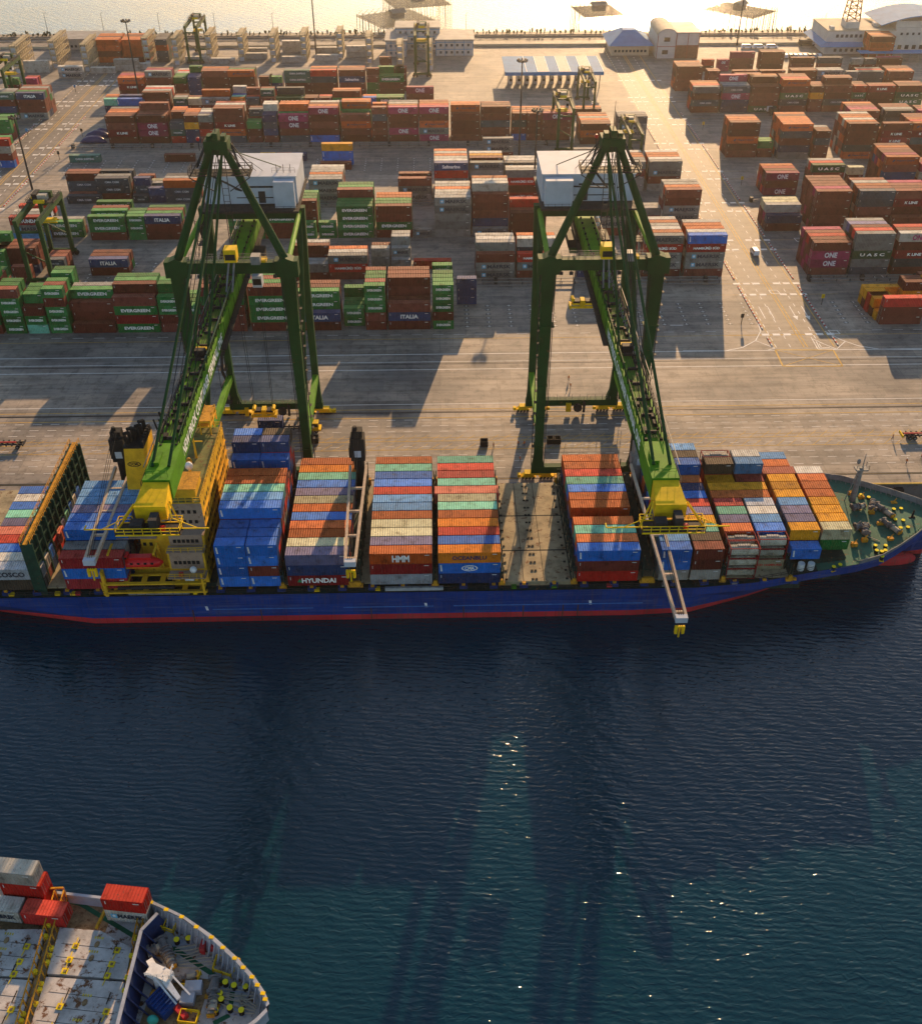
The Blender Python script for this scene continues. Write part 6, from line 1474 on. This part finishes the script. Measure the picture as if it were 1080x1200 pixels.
def bagan(px, py, w, d_, label, rz=0.):
    x, y = un(px, py, 2); e = empty('fishing_platform', (x, y, 0), label, 'fishing platform', 'stilt fishing platforms in the bay', rz); b = MB(); b.mat(paint('old_bamboo', (.15, .11, .07), .9)); n = 9
    for i in range(2*n+1):
        t = -1+i/n; b.bar((t*w/2, -d_/2, 3), (t*w/2, d_/2, 3), .22); b.bar((-w/2, t*d_/2, 3.2), (w/2, t*d_/2, 3.2), .22)
    for i in range(n):
        for j in (0, n): s = -1+2*i/n; b.bar((s*w/2, (-1+2*j/n)*d_/2, 3.2), ((s+2/n)*w/2, (-1+2*j/n)*d_/2, 6), .15)
    b.build('deck_lattice', e); b = MB(); b.mat(paint('old_bamboo', (.15, .11, .07)))
    for i in range(n+1):
        for j in range(n+1):
            if (i in (0, n) or j in (0, n)): b.bar(((-1+2*i/n)*w/2, (-1+2*j/n)*d_/2, -6), ((-1+2*i/n)*w/2, (-1+2*j/n)*d_/2, 4.6 if (i*j) % 3 == 0 else 3.3), .22)
    b.split('stilt', e); b = MB(); b.mat(paint('hut_grey', (.26, .22, .17), .8)); b.box(-3, 4, -2, 3, 3.4, 6.5); b.add([(-4, -3, 6.5), (5, -3, 6.5), (5, 4, 6.5), (-4, 4, 6.5), (-4, .5, 8.2), (5, .5, 8.2)], [(0, 1, 5, 4), (2, 3, 4, 5), (0, 4, 3), (1, 2, 5)]); b.build('hut', e)
bagan(465, 24, 34, 34, 'widest stilt fishing platform, behind the white office', .5); bagan(488, 4, 34, 30, 'farthest stilt platform cut by the top edge, behind the widest', .3); bagan(700, 15, 24, 26, 'small stilt platform in the brightest water', .2); bagan(866, 14, 26, 34, 'square stilt platform behind the right floodlight mast', .78)
# thin poles on the shore
for i, px in enumerate((55, 121, 187, 252, 320, 546, 905, 965)):
    x, y = un(px, 39); b = MB(); b.mat(DS); b.tube((0, 0, 0), (0, 0, 9), .16, .1, 6); b.bar((0, 0, 9), (1.3, 0, 9.2), .12); o = b.build('lamp_post'); o.location = (x, y+2, .9); tag(o, 'thin lamp post on the sea wall, %s from the left' % ORD[i], 'lamp post', 'lamp posts on the sea wall')
# signal posts and road signs beside the roads
for i, (px, py, lab) in enumerate(((868, 380, 'signal post at the left foot of the right road'), (868, 217, 'yellow post beside the barrier right of the right road'), (962, 357, 'orange marker post in the right empty slots'), (89, 108, 'blue sign post left of the left road, far one'), (33, 160, 'blue sign post left of the left road, near one'), (70, 187, 'dark post at the right kerb of the left road'), (97, 160, 'dark post beside the navy covered heaps'), (823, 152, 'yellow post in the right yard lane'))):
    x, y = un(px, py); e = empty('sign_post', (x, y, 0), lab, 'post', 'posts beside the roads'); b = MB(); b.mat(DS); b.tube((0, 0, 0), (0, 0, 3), .12, .12, 6); b.build('pole', e); b = MB(); b.mat(YL_ if 'yellow' in lab or 'orange' in lab else (RB if 'blue' in lab else BK)); b.box(-.45, .45, -.1, .1, 2.2, 3.4); b.split('panel', e)
# ------------------------------------------------------------------ people on the apron
pm = bpy.data.materials.new('work_clothes'); nt, ns, ln, B = nodes(pm); tc = N(nt, 'ShaderNodeTexCoord'); sp = N(nt, 'ShaderNodeSeparateXYZ'); ln.new(tc.outputs['Object'], sp.inputs[0])
mr = N(nt, 'ShaderNodeMapRange'); mr.inputs[2].default_value = 1.8; ln.new(sp.outputs[2], mr.inputs[0]); rp = ramp(nt, mr.outputs[0], [(.0, (.02, .02, .02)), (.05, (.03, .04, .08)), (.5, (.55, .14, .02)), (.82, (.30, .17, .11))]); rp.color_ramp.interpolation = 'CONSTANT'; ln.new(rp.outputs[0], B.inputs['Base Color'])
def person(px, py, rz, stride, label, hat):
    J = {'hip': (0, 0, .95), 'ch': (0, 0, 1.3), 'nk': (0, 0, 1.5), 'hd': (0, -.02, 1.6), 'ht': (0, -.01, 1.7)}
    E = [('hip', 'ch'), ('ch', 'nk'), ('nk', 'hd'), ('hd', 'ht')]; R = {'hip': .15, 'ch': .17, 'nk': .06, 'hd': .10, 'ht': .09}
    for s, n_ in ((-1, 'l'), (1, 'r')):
        st = stride*s
        for k_, p, r_ in (('hj', (s*.1, 0, .88), .1), ('kn', (s*.11, -.04-st*.5, .5), .075), ('an', (s*.11, .02-st, .1), .05), ('to', (s*.12, -.14-st, .04), .045), ('sh', (s*.2, 0, 1.42), .07), ('el', (s*.27, .04+st*.4, 1.15), .05), ('wr', (s*.28, -.06+st*.6, .92), .035), ('hn', (s*.28, -.09+st*.65, .84), .035)):
            J[k_+n_] = p; R[k_+n_] = r_
        E += [('hip', 'hj'+n_), ('hj'+n_, 'kn'+n_), ('kn'+n_, 'an'+n_), ('an'+n_, 'to'+n_), ('ch', 'sh'+n_), ('sh'+n_, 'el'+n_), ('el'+n_, 'wr'+n_), ('wr'+n_, 'hn'+n_)]
    ks = list(J); me = bpy.data.meshes.new('person'); me.from_pydata([J[k_] for k_ in ks], [(ks.index(a), ks.index(b2)) for a, b2 in E], [])
    me.materials.append(pm); o = link('person', me); md = o.modifiers.new('skin', 'SKIN')
    if not me.skin_vertices: me.attributes
    for i, k_ in enumerate(ks):
        sv = me.skin_vertices[0].data[i]; sv.radius = (R[k_], R[k_]*.8); sv.use_root = (k_ == 'hip')
    o.modifiers.new('sub', 'SUBSURF').levels = 1; o.modifiers['sub'].render_levels = 2
    x, y = un(px, py); o.location = (x, y, 0); o.rotation_euler.z = rz; tag(o, label, 'person', 'workers on the apron')
    b = MB(); b.mat(hat); b.ell((0, -.01, 1.73), (.135, .15, .09), 12, 6); b.box(-.1, .1, -.2, -.1, 1.69, 1.705); b.build('helmet', o)
HT = (paint('helmet_yellow', (.7, .5, .02), .4), paint('helmet_white', (.7, .7, .68), .4))
HW_ = 'worker in orange top and helmet '
for i, (px, py, rz, st, lab) in enumerate(((666, 446, .4, .12, 'walking just behind the right crane sill beam'), (668, 455, 2.2, .15, 'walking nearest the right crane sill beam'), (578, 525, 1., .1, 'standing right of the lone steel bin'), (607, 523, 3., .14, 'left of two near the right crane leg'), (614, 523, .3, .1, 'right of two near the right crane leg'), (609, 541, 1.9, .12, 'on the apron just above the empty hatch'), (1045, 515, .8, .16, 'walking left of the trailer at the right edge'), (1061, 544, 2., .12, 'at the quay edge above the bow'), (1079, 538, 3.1, .1, 'at the far right edge of the apron'))):
    person(px, py, rz, st, HW_+lab, HT[i % 2])
# ------------------------------------------------------------------ air, light, camera
hz = MB(); hm = bpy.data.materials.new('haze_air'); hm.use_nodes = True; nt = hm.node_tree
for n_ in list(nt.nodes):
    if n_.type == 'BSDF_PRINCIPLED': nt.nodes.remove(n_)
out = [n_ for n_ in nt.nodes if n_.type == 'OUTPUT_MATERIAL'][0]; pv = nt.nodes.new('ShaderNodeVolumePrincipled'); pv.inputs['Color'].default_value = (.97, .90, .78, 1); pv.inputs['Density'].default_value = HAZE; pv.inputs['Anisotropy'].default_value = .8
nt.links.new(pv.outputs[0], out.inputs['Volume'])
hz.mat(hm); hz.box(-4100, 4100, -900, 6100, -14, 170); tag(hz.build('haze'), kind='stuff')
AZ, EL = radians(11.5), radians(14.5)
sd = Vector((sin(AZ)*cos(EL), cos(AZ)*cos(EL), sin(EL)))
L = bpy.data.lights.new('sun', 'SUN'); L.energy = SUN; L.angle = radians(.5); L.color = (1., .64, .33); lo = bpy.data.objects.new('sun', L); COL.objects.link(lo); lo.rotation_euler = (-sd).to_track_quat('-Z', 'Y').to_euler()
W = bpy.data.worlds.new('World'); bpy.context.scene.world = W; W.use_nodes = True; nt = W.node_tree; bg = nt.nodes['Background']
sk = nt.nodes.new('ShaderNodeTexSky'); sk.sky_type = 'NISHITA'; sk.sun_disc = False; sk.sun_elevation = EL; sk.sun_rotation = AZ; sk.dust_density = .8; sk.air_density = 1.; sk.ozone_density = 1.5
nt.links.new(sk.outputs[0], bg.inputs[0]); bg.inputs[1].default_value = SKY
cd = bpy.data.cameras.new('camera'); co = bpy.data.objects.new('camera', cd); COL.objects.link(co); bpy.context.scene.camera = co
co.location = (0, 0, H); cd.sensor_fit = 'HORIZONTAL'; cd.sensor_width = 36; cd.lens = F/1080*36; cd.clip_start = 1; cd.clip_end = 12000
R3 = Matrix(((rt[0], up[0], -fw[0]), (rt[1], up[1], -fw[1]), (rt[2], up[2], -fw[2]))); co.rotation_euler = R3.to_euler()
s = bpy.context.scene; s.view_settings.view_transform = 'Standard'; s.view_settings.look = 'None'; s.view_settings.exposure = EXPO; s.view_settings.gamma = 1
s.cycles.volume_bounces = 1; s.cycles.max_bounces = 6
print('objects', len(bpy.data.objects), 'verts', sum(len(m.vertices) for m in bpy.data.meshes))
